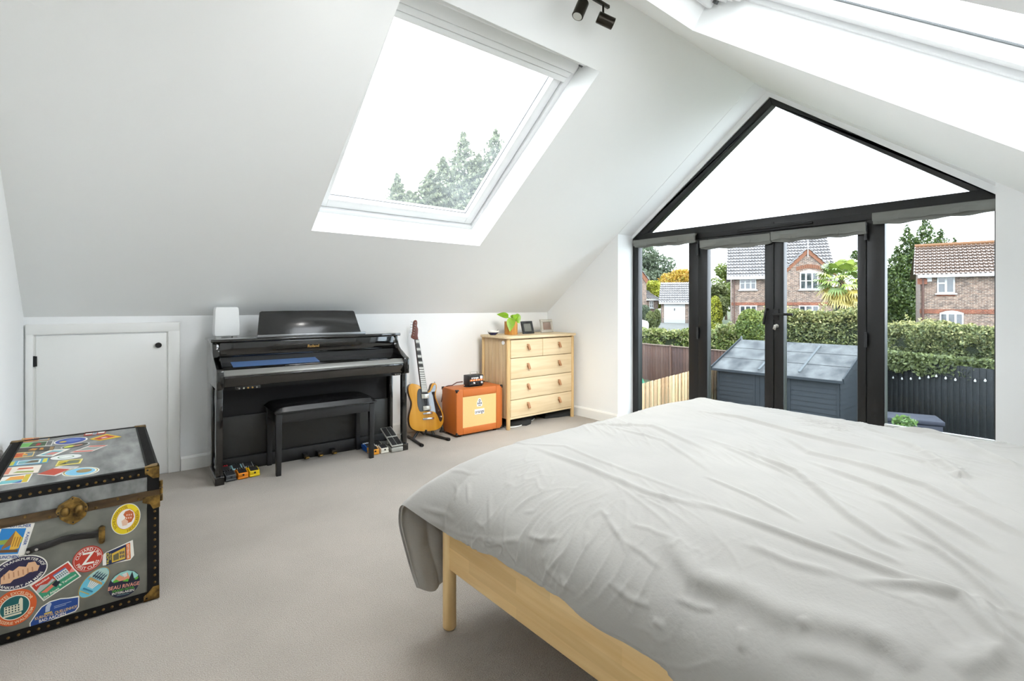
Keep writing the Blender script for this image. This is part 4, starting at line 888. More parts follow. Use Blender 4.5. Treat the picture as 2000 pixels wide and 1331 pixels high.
lid([(130,465),(390,438),(415,380),(160,400)], (226,198,130), [(Q(.08,.1,.5,.85),(206,96,44)),([(.5,.15),(.95,.15),(.95,.85),(.6,.85)],(120,136,140)),([(.45,.4),(.7,.3),(.7,.6),(.5,.7)],(226,158,60))])
lid([(185,390),(630,365),(650,318),(215,348)], (70,66,58), [([(.3,.3),(.5,.2),(.55,.7),(.4,.8)],(206,140,56)),([(.6,.3),(.72,.3),(.7,.8),(.62,.8)],(206,140,56)),(Q(.88,.1,.99,.9),(160,130,90))])
lid([(210,340),(610,310),(640,250),(235,285)], (222,222,214), [(Q(.02,.06,.8,.94),(110,182,88)),([(.3,.1),(.8,.1),(.8,.9),(.4,.9)],(74,96,70)),([(.5,.2),(.62,.2),(.66,.6),(.54,.7)],(176,44,44)),(Q(.82,.1,.97,.9),(110,110,108))])
lid([(240,272),(580,245),(600,205),(260,225)], (206,170,110), [([(.05,.1),(.4,.1),(.4,.9),(.1,.9)],(220,116,54)),(Q(.42,.1,.6,.9),(170,96,70)),(Q(.62,.1,.95,.9),(150,156,160))])
lid([(420,435),(620,440),(830,350),(600,360)], WH, [([(.1,.1),(.8,.1),(.85,.8),(.25,.85)],(120,186,196)),([(.3,.2),(.8,.2),(.8,.6),(.4,.6)],(214,140,130))])
lid_ell(780, 447, 185, 28, -.10, (228,230,226), [(.8,(232,236,232),0,0),(.55,(120,150,120),0,0),(.45,(232,236,232),0,0)])
lid_ell(835, 255, 205, 36, -.13, WH, [(.9,(60,84,168),0,0),(.45,(96,120,190),30,-6),(.22,(206,180,60),-90,14)])
lid_ell(890, 312, 175, 24, -.18, (206,206,204), [(.9,(70,72,66),0,0),(.45,(206,214,90),-60,10),(.35,(176,130,110),30,-4)])
lid([(815,400),(1090,380),(1280,305),(1060,310)], (222,214,206), [([(.05,.08),(.95,.05),(.95,.2),(.05,.25)],(214,100,84)),([(.1,.3),(.9,.3),(.9,.75),(.15,.75)],(150,156,150)),([(.1,.8),(.95,.8),(.95,.95),(.1,.95)],(214,100,84))])
lid([(650,558),(950,522),(985,465),(690,492)], (226,214,130), [(Q(.06,.1,.94,.9),(196,176,50)),([(.3,.2),(.9,.2),(.9,.8),(.45,.85)],(110,116,96)),([(.12,.2),(.4,.2),(.35,.6)],(60,64,56))])
lid([(430,655),(660,672),(940,560),(700,555)], (222,216,210), [([(.0,.05),(.85,.05),(.85,.72),(.0,.72)],(186,72,50)),([(.2,.78),(.95,.76),(.95,.95),(.25,.95)],(176,180,182))])
lid_ell(955, 622, 225, 50, -.12, (230,232,228), [(.93,(176,160,90),0,0),(.86,(230,232,228),0,0),(.8,(120,184,214),-6,0),(.42,(150,130,86),40,-10)])
lid([(985,200),(1240,172),(1262,128),(1010,152)], (178,70,54), [(Q(.06,.3,.36,.7),WH),(Q(.64,.3,.95,.7),WH),(Q(.4,.05,.6,.95),(150,160,172)),(Q(.38,.4,.42,.6),WH)])
lid([(1060,235),(1180,252),(1440,205),(1260,172)], (222,186,44), [([(.22,.1),(.8,.08),(.74,.9),(.2,.85)],(186,62,44)),([(.4,.35),(.62,.35),(.6,.62),(.4,.6)],(226,200,190))])
# ================================================================ DIGITAL PIANO
PGL = M('polished_ebony', (9,9,10), .08, coat=1.0, spec=.6)
PSAT = M('satin_black', (36,36,37), .42)
PFELT = M('black_panel_cloth', (36,36,37), .8)
PRZ = math.radians(-2.7); PO = Vector((.633, 3.945, 0))
pf = thing('digital_piano', 'polished black upright digital piano with closed lid', 'piano', PO, PRZ)
PW, PD = 1.428, .515
prof = [(.515,.665),(.515,.978),(.19,.978),(.185,.95),(.172,.915),(.150,.885),(.115,.862),(.075,.846),(.0,.812),(-.035,.802),(-.046,.79),(-.046,.672),(-.04,.665)]
for x0 in (0, PW-.045):
    MB().prism(prof, (x0,0,0), (0,1,0), (0,0,1), (0,0,0), (.045,0,0)).build('cheek', PGL, pf, bevel=.004)
    o = x0+.0; MB().box(o+.004, .27, .0, o+.034, PD, .665).build('side_board', PGL, pf, bevel=.002)
    MB().box(o+.002, .0, .056, o+.044, .045, .665).build('leg', PGL, pf, bevel=.003)
    MB().box(o-.006, -.012, .0, o+.052, .30, .058).build('foot', PGL, pf, bevel=.003)
MB().box(-.012, .155, .978, PW+.012, PD+.01, 1.0).build('top_board', PGL, pf, bevel=.005)
MB().prism([(.168,.975),(.50,.975),(.50,.863),(.19,.863),(.182,.872)], (.045,0,0), (0,1,0), (0,0,1), (0,0,0), (PW-.09,0,0)).build('logo_panel', PGL, pf, bevel=.006)
MB().box(.045, .19, .82, PW-.045, .50, .866).build('inner_case', PSAT, pf)
# closed key lid: slopes down to the front strip
MB().prism([(.25,.838),(.02,.797),(-.004,.789),(-.004,.70),(.25,.70)], (.046,0,0), (0,1,0), (0,0,1), (0,0,0), (PW-.092,0,0)).build('key_lid', PGL, pf, bevel=.003)
MB().prism([(-.002,.792),(-.034,.762),(-.034,.752),(-.002,.752)], (.046,0,0), (0,1,0), (0,0,1), (0,0,0), (PW-.092,0,0)).build('lid_lip', M('satin_grey_strip', (150,150,146), .3, metal=.5), pf, bevel=.002)
MB().prism([(-.038,.7515),(-.036,.73),(-.020,.676),(.04,.672),(.04,.7515)], (.046,0,0), (0,1,0), (0,0,1), (0,0,0), (PW-.092,0,0)).build('key_slip', PGL, pf, bevel=.004)
MB().prism([(.055,.8050),(.19,.8291),(.19,.8297),(.055,.8056)], (.115,0,0), (0,1,0), (0,0,1), (0,0,0), (.60,0,0)).build('blue_reflection', M('reflected_blue', (84,116,164), .3), pf)  # blue reflection in the key lid, added as a thin coloured sheet
MB().box(.04, .20, .62, PW-.04, .50, .70).build('key_bed', PSAT, pf)
MB().box(.045, .33, .39, PW-.045, .35, .665).build('upper_front_panel', PFELT, pf)
MB().box(.045, .305, .095, PW-.045, .335, .405).build('lower_front_panel', M('dark_grey_board', (54,54,52), .45), pf, bevel=.003)
MB().box(.040, .270, .0, PW-.040, .40, .098).build('base_board', PSAT, pf, bevel=.003)
MB().box(.04, .46, .05, PW-.04, .49, .86).build('back_panel', PSAT, pf)
for k, px in enumerate((588, 613, 638)):
    q = onz(px, 884-(px-588)*.22, .03); lx = (Matrix.Rotation(-PRZ, 3, 'Z') @ (q-PO)).x
    p = MB(); p.prism([(-.014,.10),(.014,.10),(.014,.03),(.019,.0),(.012,-.028),(-.012,-.028),(-.019,.0),(-.014,.03)], (lx,.19,.026), (1,0,0), (0,1,0), (0,0,0), (0,0,.010)); o = p.build('pedal', M('pedal_brass', (196,158,84), .25, metal=1), pf, bevel=.002)
    MB().box(lx-.016,.20,.014,lx+.016,.30,.05).build('pedal_housing', PSAT, o)
for x0, nm in ((.125,'jack_panel'),(1.30,'jack_panel')):
    j = MB().box(x0, -.01, .650, x0+(.155 if x0 < 1 else .07), .05, .674).build(nm, PSAT, pf, bevel=.002)
    for k in range(5 if x0 < 1 else 3):
        o = MB().cyl((0,0,0),(0,-.006,0),.006,12).build('jack', M('gold_jack', (200,160,90), .3, metal=1) if k in (2,3) and x0 < 1 else CHROME, j); o.location = (x0+.018+k*(.028 if x0 < 1 else .02), -.010, .660)
mr_ = [(.302,1.012),(1.112,1.012),(1.076,1.205),(1.064,1.213),(.90,1.2165),(.52,1.2165),(.345,1.213),(.330,1.205)]
MB().prism([(x,(z-1.012)) for x, z in mr_], (0,.235,1.012), (1,0,0), (0,math.sin(.36),math.cos(.36)), (0,0,0), (0,.014,-.004)).build('music_desk', M('semi_gloss_black', (48,48,48), .16), pf, bevel=.003)
MB().box(.292, .178, .9995, 1.128, .25, 1.012).build('desk_ledge', PGL, pf, bevel=.002)
MB().box(.292, .172, 1.002, 1.128, .18, 1.022).build('desk_lip', M('silver_trim', (150,152,154), .25, metal=.7), pf, bevel=.002)
vs, fs = TXT['Roland']; lg = MB(); q = ony(614, 677, 4.06); lx = (Matrix.Rotation(-PRZ, 3, 'Z') @ (q-PO)).x
GOLD = M('gold_lettering', (232,186,110), .3, metal=.6)
lg.add([(lx+a*.031*1.05, .1745-(b*.031)*.136-.0014, .921+b*.031) for a, b in vs], fs); lg.build('maker_lettering', GOLD, pf, fixn=False)
# router on the piano
ro = thing('wifi_router', 'tall white rounded router standing on the piano top', 'router', PO+Matrix.Rotation(PRZ,3,'Z')@Vector((.112,.37,1.0)), PRZ+math.radians(4))
rp = [(-.080,.012),(-.085,.03),(-.085,.08),(-.080,.205),(-.077,.226),(-.069,.234)]
rp = rp+[(-x,z) for x,z in reversed(rp)]
MB().prism(rp, (0,0,0), (1,0,0), (0,0,1), (0,-.036,0), (0,.036,0)).build('router_body', M('white_plastic_matt', (240,241,240), .5), ro, bevel=.016, seg=4)
for x in (-.055,.055): MB().box(x-.016,-.022,0,x+.016,.022,.014).build('router_foot', M('pale_grey_plastic', (206,206,204), .5), ro)
# ---------------------------------------------------------------- bench
BRZ_ = math.radians(-2.6)
bn = thing('piano_bench', 'black piano bench with padded leather seat before the piano', 'bench', (1.002, 3.868, 0), BRZ_)
bw, bdp = .742, .345
for x in (0, bw-.040):
    for y in (0, bdp-.040):
        q = MB(); q.add([(x+.003,y+.003,0),(x+.037,y+.003,0),(x+.037,y+.037,0),(x+.003,y+.037,0),(x,y,.45),(x+.042,y,.45),(x+.042,y+.042,.45),(x,y+.042,.45)], [(3,2,1,0),(4,5,6,7),(0,1,5,4),(1,2,6,5),(2,3,7,6),(3,0,4,7)]); q.build('leg', PSAT, bn, bevel=.003)
for y in (.004, bdp-.024): MB().box(.038, y, .385, bw-.036, y+.022, .455).build('apron', PSAT, bn, bevel=.002)
for x in (.004, bw-.024): MB().box(x, .038, .385, x+.022, bdp-.036, .455).build('apron', PSAT, bn, bevel=.002)
MB().box(-.012, -.015, .455, bw+.014, bdp+.015, .468).build('seat_board', PSAT, bn, bevel=.003)
N = 22; vs = []; fs = []
for j in range(N+1):
    for i in range(N+1):
        a, b = i/N*2-1, j/N*2-1; e = max(abs(a), abs(b)); k = 1-abs(a)**9; l = 1-abs(b)**7
        vs.append((bw/2+a*(bw/2+.016), bdp/2+b*(bdp/2+.018), .468+.042*(max(0,k)*max(0,l))**.38+.008*(1-a*a)*(1-b*b)))
for j in range(N):
    for i in range(N): a = j*(N+1)+i; fs.append((a,a+1,a+N+2,a+N+1))
MB().add(vs, fs).build('padded_seat', M('black_leatherette', (26,26,27), .27, bump=.12, bscale=160, bdist=.002), bn, smooth=True)
# ================================================================ EFFECT PEDALS
def fx_pedal(label, x, y, col, rz=0, pad=(26,26,28), plate=None, kn=(22,22,24), wd=.068, dp=.122):
    c = M('pedal_enamel_%d_%d_%d' % col, col, .35); pc = M('pedal_enamel_%d_%d_%d' % plate, plate, .35) if plate else c
    t = thing('effect_pedal', label, 'effect pedal', (x, y, 0), rz, 'effect pedals beside the piano')
    MB().prism([(0,.004),(dp,.004),(dp,.046),(dp*.66,.046),(dp*.60,.040),(.012,.022),(.004,.020),(0,.016)], (0,0,0), (0,1,0), (0,0,1), (0,0,0), (wd,0,0)).build('case', c, t, bevel=.0025)
    MB().prism([(.001,.018),(.001,.040),(.006,.044),(dp*.56,.058),(dp*.60,.056),(dp*.60,.040),(.012,.020)], (0,0,0), (0,1,0), (0,0,1), (.0015,0,0), (wd-.003+.0015,0,0)).build('treadle', c, t, bevel=.0025)
    p = MB(); al = math.atan2(.014, dp*.5); p.prism([(.010,.0455),(dp*.52,.0575),(dp*.52,.0600),(.010,.0480)], (0,0,0), (0,1,0), (0,0,1), (.008,0,0), (wd-.008,0,0)); p.build('rubber_pad', M('pedal_rubber', pad, .8, bump=.4, bscale=300, bdist=.002), t)
    q = MB().cyl((0,0,0),(0,-.006,0),.0065,12).build('thumb_screw', BLACKM, t); q.location = (wd/2, .001, .033)
    MB().box(.004, dp*.66, .046, wd-.004, dp-.004, .0475).build('control_plate', pc, t)
    for k in range(4):
        q = MB().lathe([(0,0),(.0062,0),(.0058,.009),(.005,.010),(0,.010)], 10).build('knob', M('pedal_knob_%d' % kn[0], kn, .4), t); q.location = (.0115+k*.0150, dp*.84, .0475)
    MB().box(.006,.01,0,wd-.006,dp-.01,.005).build('base_rubber', BLACKM, t)
    for sx in (-1, 1):
        q = MB().cyl((0,0,0),(.006*sx,0,0),.007,10).build('jack', CHROME, t); q.location = (wd if sx > 0 else 0, dp*.78, .022)
    return t
fx_pedal('dark grey effect pedal at the front left beside the piano foot', .700, 3.970, (72,74,76), math.radians(3))
fx_pedal('orange effect pedal in the front row by the piano foot', .776, 3.968, (226,134,26), math.radians(1))
fx_pedal('yellow effect pedal in the front row by the piano foot', .852, 3.970, (240,206,24), math.radians(2))
fx_pedal('dark effect pedal with red knobs and a pink plate behind the grey one', .690, 4.100, (58,50,52), 0, plate=(206,110,112), kn=(170,30,40))
fx_pedal('pale blue effect pedal behind the orange one', .766, 4.105, (158,206,214), 0)
fx_pedal('silver grey effect pedal behind the yellow one', .842, 4.110, (150,154,156), 0, plate=(176,180,182))
fx_pedal('bright blue effect pedal behind the right bench leg', 1.752, 4.010, (36,104,196), math.radians(-2), kn=(230,230,226))
fx_pedal('amber effect pedal standing behind the right bench leg', 1.748, 3.905, (236,160,40), math.radians(-3), dp=.105)
fx_pedal('cream white effect pedal next to the grey volume pedal', 1.830, 3.895, (226,222,208), math.radians(-2))
fx_pedal('light grey effect pedal behind the cream white one', 1.836, 4.030, (188,186,178), math.radians(-3))
vp = thing('volume_pedal', 'long grey volume pedal with black ribbed treads tilted up', 'volume pedal', (1.915, 3.868, 0), math.radians(-3))
VG = M('cast_grey', (176,176,170), .4, metal=.3)
MB().box(0, 0, .004, .100, .27, .040).build('base', VG, vp, bevel=.004)
tl = math.atan2(.105, .262)
def tr(mb, x0, x1, y0, y1, h0, h1):
    c_, s_ = math.cos(tl), math.sin(tl); P = [(x, y*c_-h*s_+.004, .046+y*s_+h*c_) for h in (h0,h1) for x, y in ((x0,y0),(x1,y0),(x1,y1),(x0,y1))]
    mb.add(P, [(3,2,1,0),(4,5,6,7),(0,1,5,4),(1,2,6,5),(2,3,7,6),(3,0,4,7)]); return mb
td = tr(MB(), 0, .100, 0, .275, 0, .012).build('treadle', VG, vp, bevel=.002)
for x0, x1 in ((.007,.047),(.053,.093)):
    for y0, y1 in ((.010,.118),(.140,.266)): tr(MB(), x0, x1, y0, y1, .012, .016).build('tread_pad', M('black_ribbed_rubber', (28,28,29), .85, bump=.5, bscale=220, bdist=.003), td)
MB().cyl((.01,.13,.06),(.09,.13,.06),.018,14).build('pivot', VG, vp)
# ================================================================ GUITAR AND STAND
GP = Vector((2.38, 4.07, .06)); lean = .17; gn = Vector((0, -math.cos(lean), -math.sin(lean)*-1)).normalized()
gu = Vector((1,0,0)); gv = Vector((0, math.sin(lean), math.cos(lean))); gn = gu.cross(gv).normalized()     # faces the room
gt = thing('electric_guitar', 'butterscotch electric guitar with a glossy dark pickguard on a stand', 'guitar')
gt.matrix_world = Matrix(((gu.x,gv.x,gn.x,GP.x),(gu.y,gv.y,gn.y,GP.y),(gu.z,gv.z,gn.z,GP.z),(0,0,0,1)))
def G(a, b):
    p = onp(780+a*.2105, 610+b*.2105, GP, gn)-GP; return (p.dot(gu), p.dot(gv))
def smooth_poly(P, it=2):
    for _ in range(it):
        Q_ = []
        for i in range(len(P)):
            a, b = P[i], P[(i+1) % len(P)]; Q_ += [(a[0]*.75+b[0]*.25, a[1]*.75+b[1]*.25), (a[0]*.25+b[0]*.75, a[1]*.25+b[1]*.75)]
        P = Q_
    return P
body = [G(*q) for q in ((196,688),(175,676),(150,668),(115,662),(90,678),(82,712),(90,765),(106,805),(118,842),(114,885),(100,930),(90,980),(92,1030),(104,1066),(130,1092),(170,1106),(230,1108),(290,1105),(345,1096),(384,1074),(404,1040),(413,1000),(411,960),(400,920),(380,880),(358,840),(344,800),(338,760),(344,722),(349,690),(342,664),(320,656),(300,666),(290,698),(280,730),(255,745),(215,745))]
BUTTER = wood('butterscotch_lacquer', (206,150,52), (186,128,36), .25, axis=1, scale=1.4)
B1 = smooth_poly(body, 1)
bo = MB().prism(B1, (0,0,0), (1,0,0), (0,1,0), (0,0,-.040), (0,0,0)).build('body', [BUTTER], gt, bevel=.0035)
bo.data.materials.append(M('dark_walnut_side', (70,38,20), .35, coat=.4))
for p in bo.data.polygons:
    if abs(p.normal.z) < .75: p.material_index = 1
pgd = [G(*q) for q in ((196,710),(176,712),(165,745),(164,800),(166,860),(178,900),(190,925),(215,925),(235,918),(290,920),(325,925),(345,945),(362,980),(372,1012),(385,1018),(396,1000),(398,960),(384,915),(358,862),(336,812),(326,770),(330,735),(340,700),(334,676),(322,676),(308,700),(290,738),(262,752),(230,752))]
MB().prism(smooth_poly(pgd,1), (0,0,0), (1,0,0), (0,1,0), (0,0,.0003), (0,0,.0028)).build('pickguard', M('smoky_mirror_guard', (40,42,46), .05, coat=1.0, spec=.9, metal=.25), gt)
# neck: four corners on the photo, from the body joint up to the nut
nl0, nr0, nl1, nr1 = G(205,755), G(262,755), G(143,254), G(178,254)
def nk(f, s): a = (nl0[0]+(nl1[0]-nl0[0])*f, nl0[1]+(nl1[1]-nl0[1])*f); b = (nr0[0]+(nr1[0]-nr0[0])*f, nr0[1]+(nr1[1]-nr0[1])*f); return (a[0]+(b[0]-a[0])*s, a[1]+(b[1]-a[1])*s)
MB().prism([nl0, nr0, nr1, nl1], (0,0,0), (1,0,0), (0,1,0), (0,0,-.012), (0,0,.006)).build('neck', M('rosewood', (58,36,26), .4), gt, bevel=.002)
nb_ = MB().prism([nk(0,.02), nk(0,.98), nk(1,.98), nk(1,.02)], (0,0,0), (1,0,0), (0,1,0), (0,0,.006), (0,0,.0085)).build('fretboard', M('ebony_board', (44,42,40), .4), gt)
frets = [1-2**(-k/12) for k in range(0, 22)]; mx_ = frets[-1]; fp = [1-f/mx_*.97 for f in frets]
PEARL = M('pearl_block', (222,222,216), .25)
for k in range(1, len(fp)):
    a, b = nk(fp[k],.03), nk(fp[k],.97); MB().tube([(a[0],a[1],.0088),(b[0],b[1],.0088)], .0011, 6).build('fret', CHROME, nb_)
    if k % 2 == 1 or k > 9:
        f0, f1 = fp[k-1]*.82+fp[k]*.18, fp[k-1]*.18+fp[k]*.82
        MB().prism([nk(f0,.07), nk(f0,.93), nk(f1,.93), nk(f1,.07)], (0,0,0), (1,0,0), (0,1,0), (0,0,.0085), (0,0,.0089)).build('inlay', PEARL, nb_)
hs = [G(*q) for q in ((143,256),(128,248),(110,236),(112,218),(118,205),(122,178),(125,150),(126,120),(128,100),(135,80),(150,72),(163,80),(167,105),(162,125),(166,138),(173,155),(172,190),(168,222),(178,256))]
hk = MB().prism(smooth_poly(hs,1), (0,0,0), (1,0,0), (0,1,0), (0,0,-.010), (0,0,.003)).build('headstock', wood('rosewood_head', (116,58,40), (88,42,30), .4, axis=1), gt, bevel=.0015)
for k in range(6):
    a, b = 134+k*-1.2+ (k>3)*-2, 98+k*24; p = G(146-k*3.6, 100+k*23); q = G(116-k*3, 92+k*24)
    o = MB().lathe([(0,0),(.0048,0),(.0048,.006),(.003,.008),(0,.008)], 12).build('tuner_post', CHROME, hk, smooth=True); o.location = (p[0],p[1],.003)
    t_ = MB(); t_.tube([(p[0],p[1],-.006),(q[0]+.008,q[1],-.006)], .002, 6); t_.obox((q[0],q[1],-.006),(.009,0,0),(0,.0045,0),(0,0,.002)); t_.build('tuner_key', CHROME, hk)
for c0 in ((203,762,270,760,271,800,204,804),(217,874,289,868,290,908,218,914)):
    P = [G(c0[0],c0[1]),G(c0[2],c0[3]),G(c0[4],c0[5]),G(c0[6],c0[7])]
    pk = MB().prism(P, (0,0,0), (1,0,0), (0,1,0), (0,0,.0026), (0,0,.010)).build('pickup', M('nickel_cover', (206,204,194), .25, metal=.6), gt, bevel=.001)
    for k in range(6):
        f = (k+.5)/6; p = (P[0][0]*(1-f)+P[1][0]*f)*.75+(P[3][0]*(1-f)+P[2][0]*f)*.25, (P[0][1]*(1-f)+P[1][1]*f)*.75+(P[3][1]*(1-f)+P[2][1]*f)*.25
        o = MB().cyl((0,0,0),(0,0,.001),.0018,8).build('pole_piece', GREYM, pk); o.location = (p[0],p[1],.010)
def bar(a, b, w, h0, h1, nm):
    p, q = G(*a), G(*b); d = Vector((q[0]-p[0], q[1]-p[1], 0)); n_ = Vector((-d.y, d.x, 0)).normalized()*w
    return MB().prism([(p[0]-n_.x,p[1]-n_.y),(q[0]-n_.x,q[1]-n_.y),(q[0]+n_.x,q[1]+n_.y),(p[0]+n_.x,p[1]+n_.y)], (0,0,0), (1,0,0), (0,1,0), (0,0,h0), (0,0,h1)).build(nm, CHROME, gt, bevel=.002)
bar((216,944),(303,934),.009,.0005,.011,'bridge'); bar((214,994),(317,984),.009,.0005,.012,'tailpiece')
for k in range(6):
    f = (k+.5)/6; a = nk(1,.1+.8*f); q = G(222+f*84, 992-f*8)
    MB().tube([(a[0],a[1],.0105),(q[0],q[1],.0135)], .0006, 4).build('string', CHROME, gt)
for q in ((388,972),):
    p = G(*q); o = MB().lathe([(0,0),(.009,0),(.0085,.012),(.006,.014),(0,.014)], 14).build('volume_knob', CHROME, gt, smooth=True); o.location = (p[0],p[1],.0026)
p = G(366,914); o = MB().box(-.008,-.006,0,.008,.006,.002).build('switch_plate', CHROME, gt); o.location = (p[0],p[1],.0028); q = MB().cyl((0,0,0),(.003,0,.014),.002,8).build('switch_tip', BLACKM, o); q.location = (0,0,.002)
for q in ((112,664),(338,658)):
    p = G(*q); o = MB().lathe([(0,0),(.006,0),(.004,.006),(.006,.012),(0,.012)], 12).build('strap_button', CHROME, gt); o.location = (p[0],p[1],-.02); o.rotation_euler = (-math.pi/2,0,0)
gs = thing('guitar_stand', 'black tubular guitar stand holding the butterscotch guitar', 'guitar stand', (2.38, 4.07, 0))
sm = M('stand_black_metal', (28,28,29), .4)
def gl(u, v, y): q = ony(u, v, y); return Vector((q.x-2.38, y-4.07, q.z))
fl_, fr_ = onz(824,870,.015)-Vector((2.38,4.07,0)), onz(876,858.5,.015)-Vector((2.38,4.07,0))
bl_, br_ = Vector((-.13,.14,.016)), Vector((.05,.12,.016))
for a, b in ((fl_, bl_), (fr_, br_)):
    MB().tube([a, b], .012, 12).build('foot_bar', sm, gs, smooth=True)
    d = (a-b).normalized(); MB().tube([a-d*.02, a+d*.012], .0145, 12).build('rubber_cap', BLACKM, gs, smooth=True)
    mid = a*.35+b*.65; MB().tube([mid, Vector((mid.x*.55+.02, .045, .09))], .012, 10).build('upright', sm, gs, smooth=True)
MB().tube([(-.06,.045,.09),(.09,.045,.09)], .012, 10).build('crossbar', sm, gs, smooth=True)
for u0, u1 in ((826,831),(866,862)):
    p = gl(u0-4 if u0 < 850 else u0, 843, 4.09); q = gl(u1, 834 if u0 < 850 else 832, 4.02)
    MB().tube([(p.x,.045,.09),(p.x,p.y,p.z-.004),(q.x-.008,-.045,.058),(q.x,-.052,.075),(q.x+.006,-.052,.10)], .010, 10).build('cradle_arm', sm, gs, smooth=True)
# ================================================================ AMPLIFIER CABINET AND HEAD
AX, AY, AW, AD, AH = 2.588, 3.905, .532, .275, .448
ac = thing('speaker_cabinet', 'orange guitar speaker cabinet with a straw coloured grille', 'amplifier', (AX, AY, 0), math.radians(-2.2))
TOLEX = M('orange_tolex', (188,102,38), .5, bump=.25, bscale=420, bdist=.001)
z0 = .022; bt = .072
m = MB(); m.box(0,.02,z0,AW,AD,z0+AH-.022)
m.build('cabinet_box', TOLEX, ac, bevel=.010, seg=3)
fm = MB(); zt_ = z0+AH-.022
for a in ((0,-.0,z0,bt,.03,zt_),(AW-bt,0,z0,AW,.03,zt_),(bt,0,z0,AW-bt,.03,z0+bt*.85),(bt,0,zt_-bt,AW-bt,.03,zt_)): fm.box(*a)
fm.build('front_frame', TOLEX, ac, bevel=.006, seg=3)
MB().box(bt-.004,.006,z0+bt*.85-.004,AW-bt+.004,.018,zt_-bt+.004).build('grille_cloth', M('straw_grille', (222,190,128), .85, var=.16, vscale=150, stretch=(1,1,2.2), bump=.4, bscale=260, bdist=.002), ac)
for x in (0, AW):
    for z, sz in ((z0,1),(zt_,-1)):
        for y, sy in ((0,1),(AD,-1)):
            sx = 1 if x == 0 else -1; c = MB(); L = .026
            c.box(x-sx*.003,y-sy*.003,z-sz*.003,x+sx*L,y+sy*.012,z+sz*.012); c.box(x-sx*.0032,y-sy*.0032,z-sz*.0032,x+sx*.012,y+sy*.012,z+sz*L); c.box(x-sx*.0028,y-sy*.0028,z-sz*.0028,x+sx*.012,y+sy*L,z+sz*.012)
            c.build('corner_guard', BLACKM, ac, bevel=.004)
for x in (.06, AW-.06):
    for y in (.05, AD-.05): MB().cyl((x,y,0),(x,y,z0+.002),.018,14).build('rubber_foot', BLACKM, ac)
MB().prism(rr(.17,.085,.37,.175,.04), (0,0,zt_), (1,0,0), (0,1,0), (0,0,-.001), (0,0,.004)).build('recessed_handle', BLACKM, ac)
LW = M('logo_white', (240,240,238), .4); LB = M('logo_ink', (30,28,60), .5)
cx_ = AW/2-.005; lp_ = MB().box(cx_-.056,.0025,.193,cx_+.056,.0062,.243).build('name_plate', LW, ac, bevel=.002)
vs, fs = TXT['orange']; MB().add([(cx_+a*.040*.95, .0018, .219+b*.046) for a, b in vs], fs).build('maker_lettering', LB, lp_, fixn=False)
cr = MB().prism([(cx_-.028,.268),(cx_+.028,.268),(cx_+.031,.285),(cx_+.028,.31),(cx_+.018,.328),(cx_+.012,.345),(cx_-.012,.345),(cx_-.018,.328),(cx_-.028,.31),(cx_-.031,.285)], (0,0,0), (1,0,0), (0,0,1), (0,.0025,0), (0,.0062,0)).build('crest_badge', LW, ac)
k_ = MB()
for x, z, w2, h2 in ((0,.333,.010,.004),(0,.318,.014,.003),(-.018,.298,.006,.010),(.018,.298,.006,.010),(0,.300,.006,.012),(0,.277,.018,.003),(-.010,.325,.003,.004),(.010,.325,.003,.004)): k_.poly([(cx_+x-w2,.0018,z-h2),(cx_+x+w2,.0018,z-h2),(cx_+x+w2*.8,.0018,z+h2),(cx_+x-w2*.8,.0018,z+h2)])
k_.build('crest_print', LB, cr, fixn=False)
ah = thing('amplifier_head', 'small black amplifier head on top of the orange cabinet', 'amplifier head', Matrix.Translation((AX,AY,0))@Matrix.Rotation(math.radians(-2.2),4,'Z')@Vector((.192,.085,zt_+.006)), math.radians(-4))
hw_, hd_, hh_ = .168, .105, .104
MB().box(0,0,.006,hw_,hd_,hh_).build('head_case', M('black_powder_coat', (36,36,38), .5), ah, bevel=.004)
fp_ = MB().box(.008,-.003,.012,hw_-.008,.001,hh_-.006).build('front_panel', M('panel_black', (30,30,32), .4), ah)
vs, fs = TXT['orange']; MB().add([(.066+a*.030, -.0036, .081+b*.032) for a, b in vs], fs).build('maker_lettering', LW, fp_, fixn=False)
MB().box(.010,-.0038,.050,hw_-.010,-.0028,.066).build('orange_band', M('panel_orange', (226,120,30), .5), fp_)
MB().box(hw_-.042,-.0038,.068,hw_-.014,-.0028,.096).build('emblem_plate', LW, fp_)
for k in range(5):
    o = MB().lathe([(0,0),(.009,0),(.0085,.010),(.006,.012),(0,.012)], 14).build('control_knob', M('white_plastic', (240,240,240), .4) if k in (1,4) else BLACKM, fp_); o.location = (.026+k*.029,-.003,.032); o.rotation_euler = (math.pi/2,0,0)
for k in range(5):
    o = MB().cyl((0,0,0),(0,0,.001),.004,8).build('panel_symbol', LW, fp_); o.location = (.026+k*.029,-.0039,.058); o.rotation_euler = (math.pi/2,0,0)
MB().tube([(.045,.05,hh_-.002),(.045,.05,hh_+.026),(.05,.05,hh_+.031),(.118,.05,hh_+.031),(.123,.05,hh_+.026),(.123,.05,hh_-.002)], .003, 8).build('carry_handle', M('brushed_nickel', (200,198,190), .3, metal=.9), ah, smooth=True)
for x in (.015, hw_-.015):
    for y in (.015, hd_-.015): MB().cyl((x,y,0),(x,y,.008),.008,10).build('foot', BLACKM, ah)
def cable(name, pts, r, mat, label): return tag(MB().tube(pts, r, 8).build(name, mat, smooth=True), label, 'cable')
hb = Vector((AX+.20, AY+.19, zt_+.04))
cable('speaker_cable', [hb, hb+Vector((-.05,.03,-.005)), hb+Vector((-.10,.04,-.03)), hb+Vector((-.14,.05,-.032)), hb+Vector((-.16,.10,-.05)), hb+Vector((-.16,.14,-.2))], .005, M('dark_red_cable', (80,30,26), .5), 'dark red cable looping behind the amplifier head')
hb = Vector((AX+.36, AY+.17, zt_+.03))
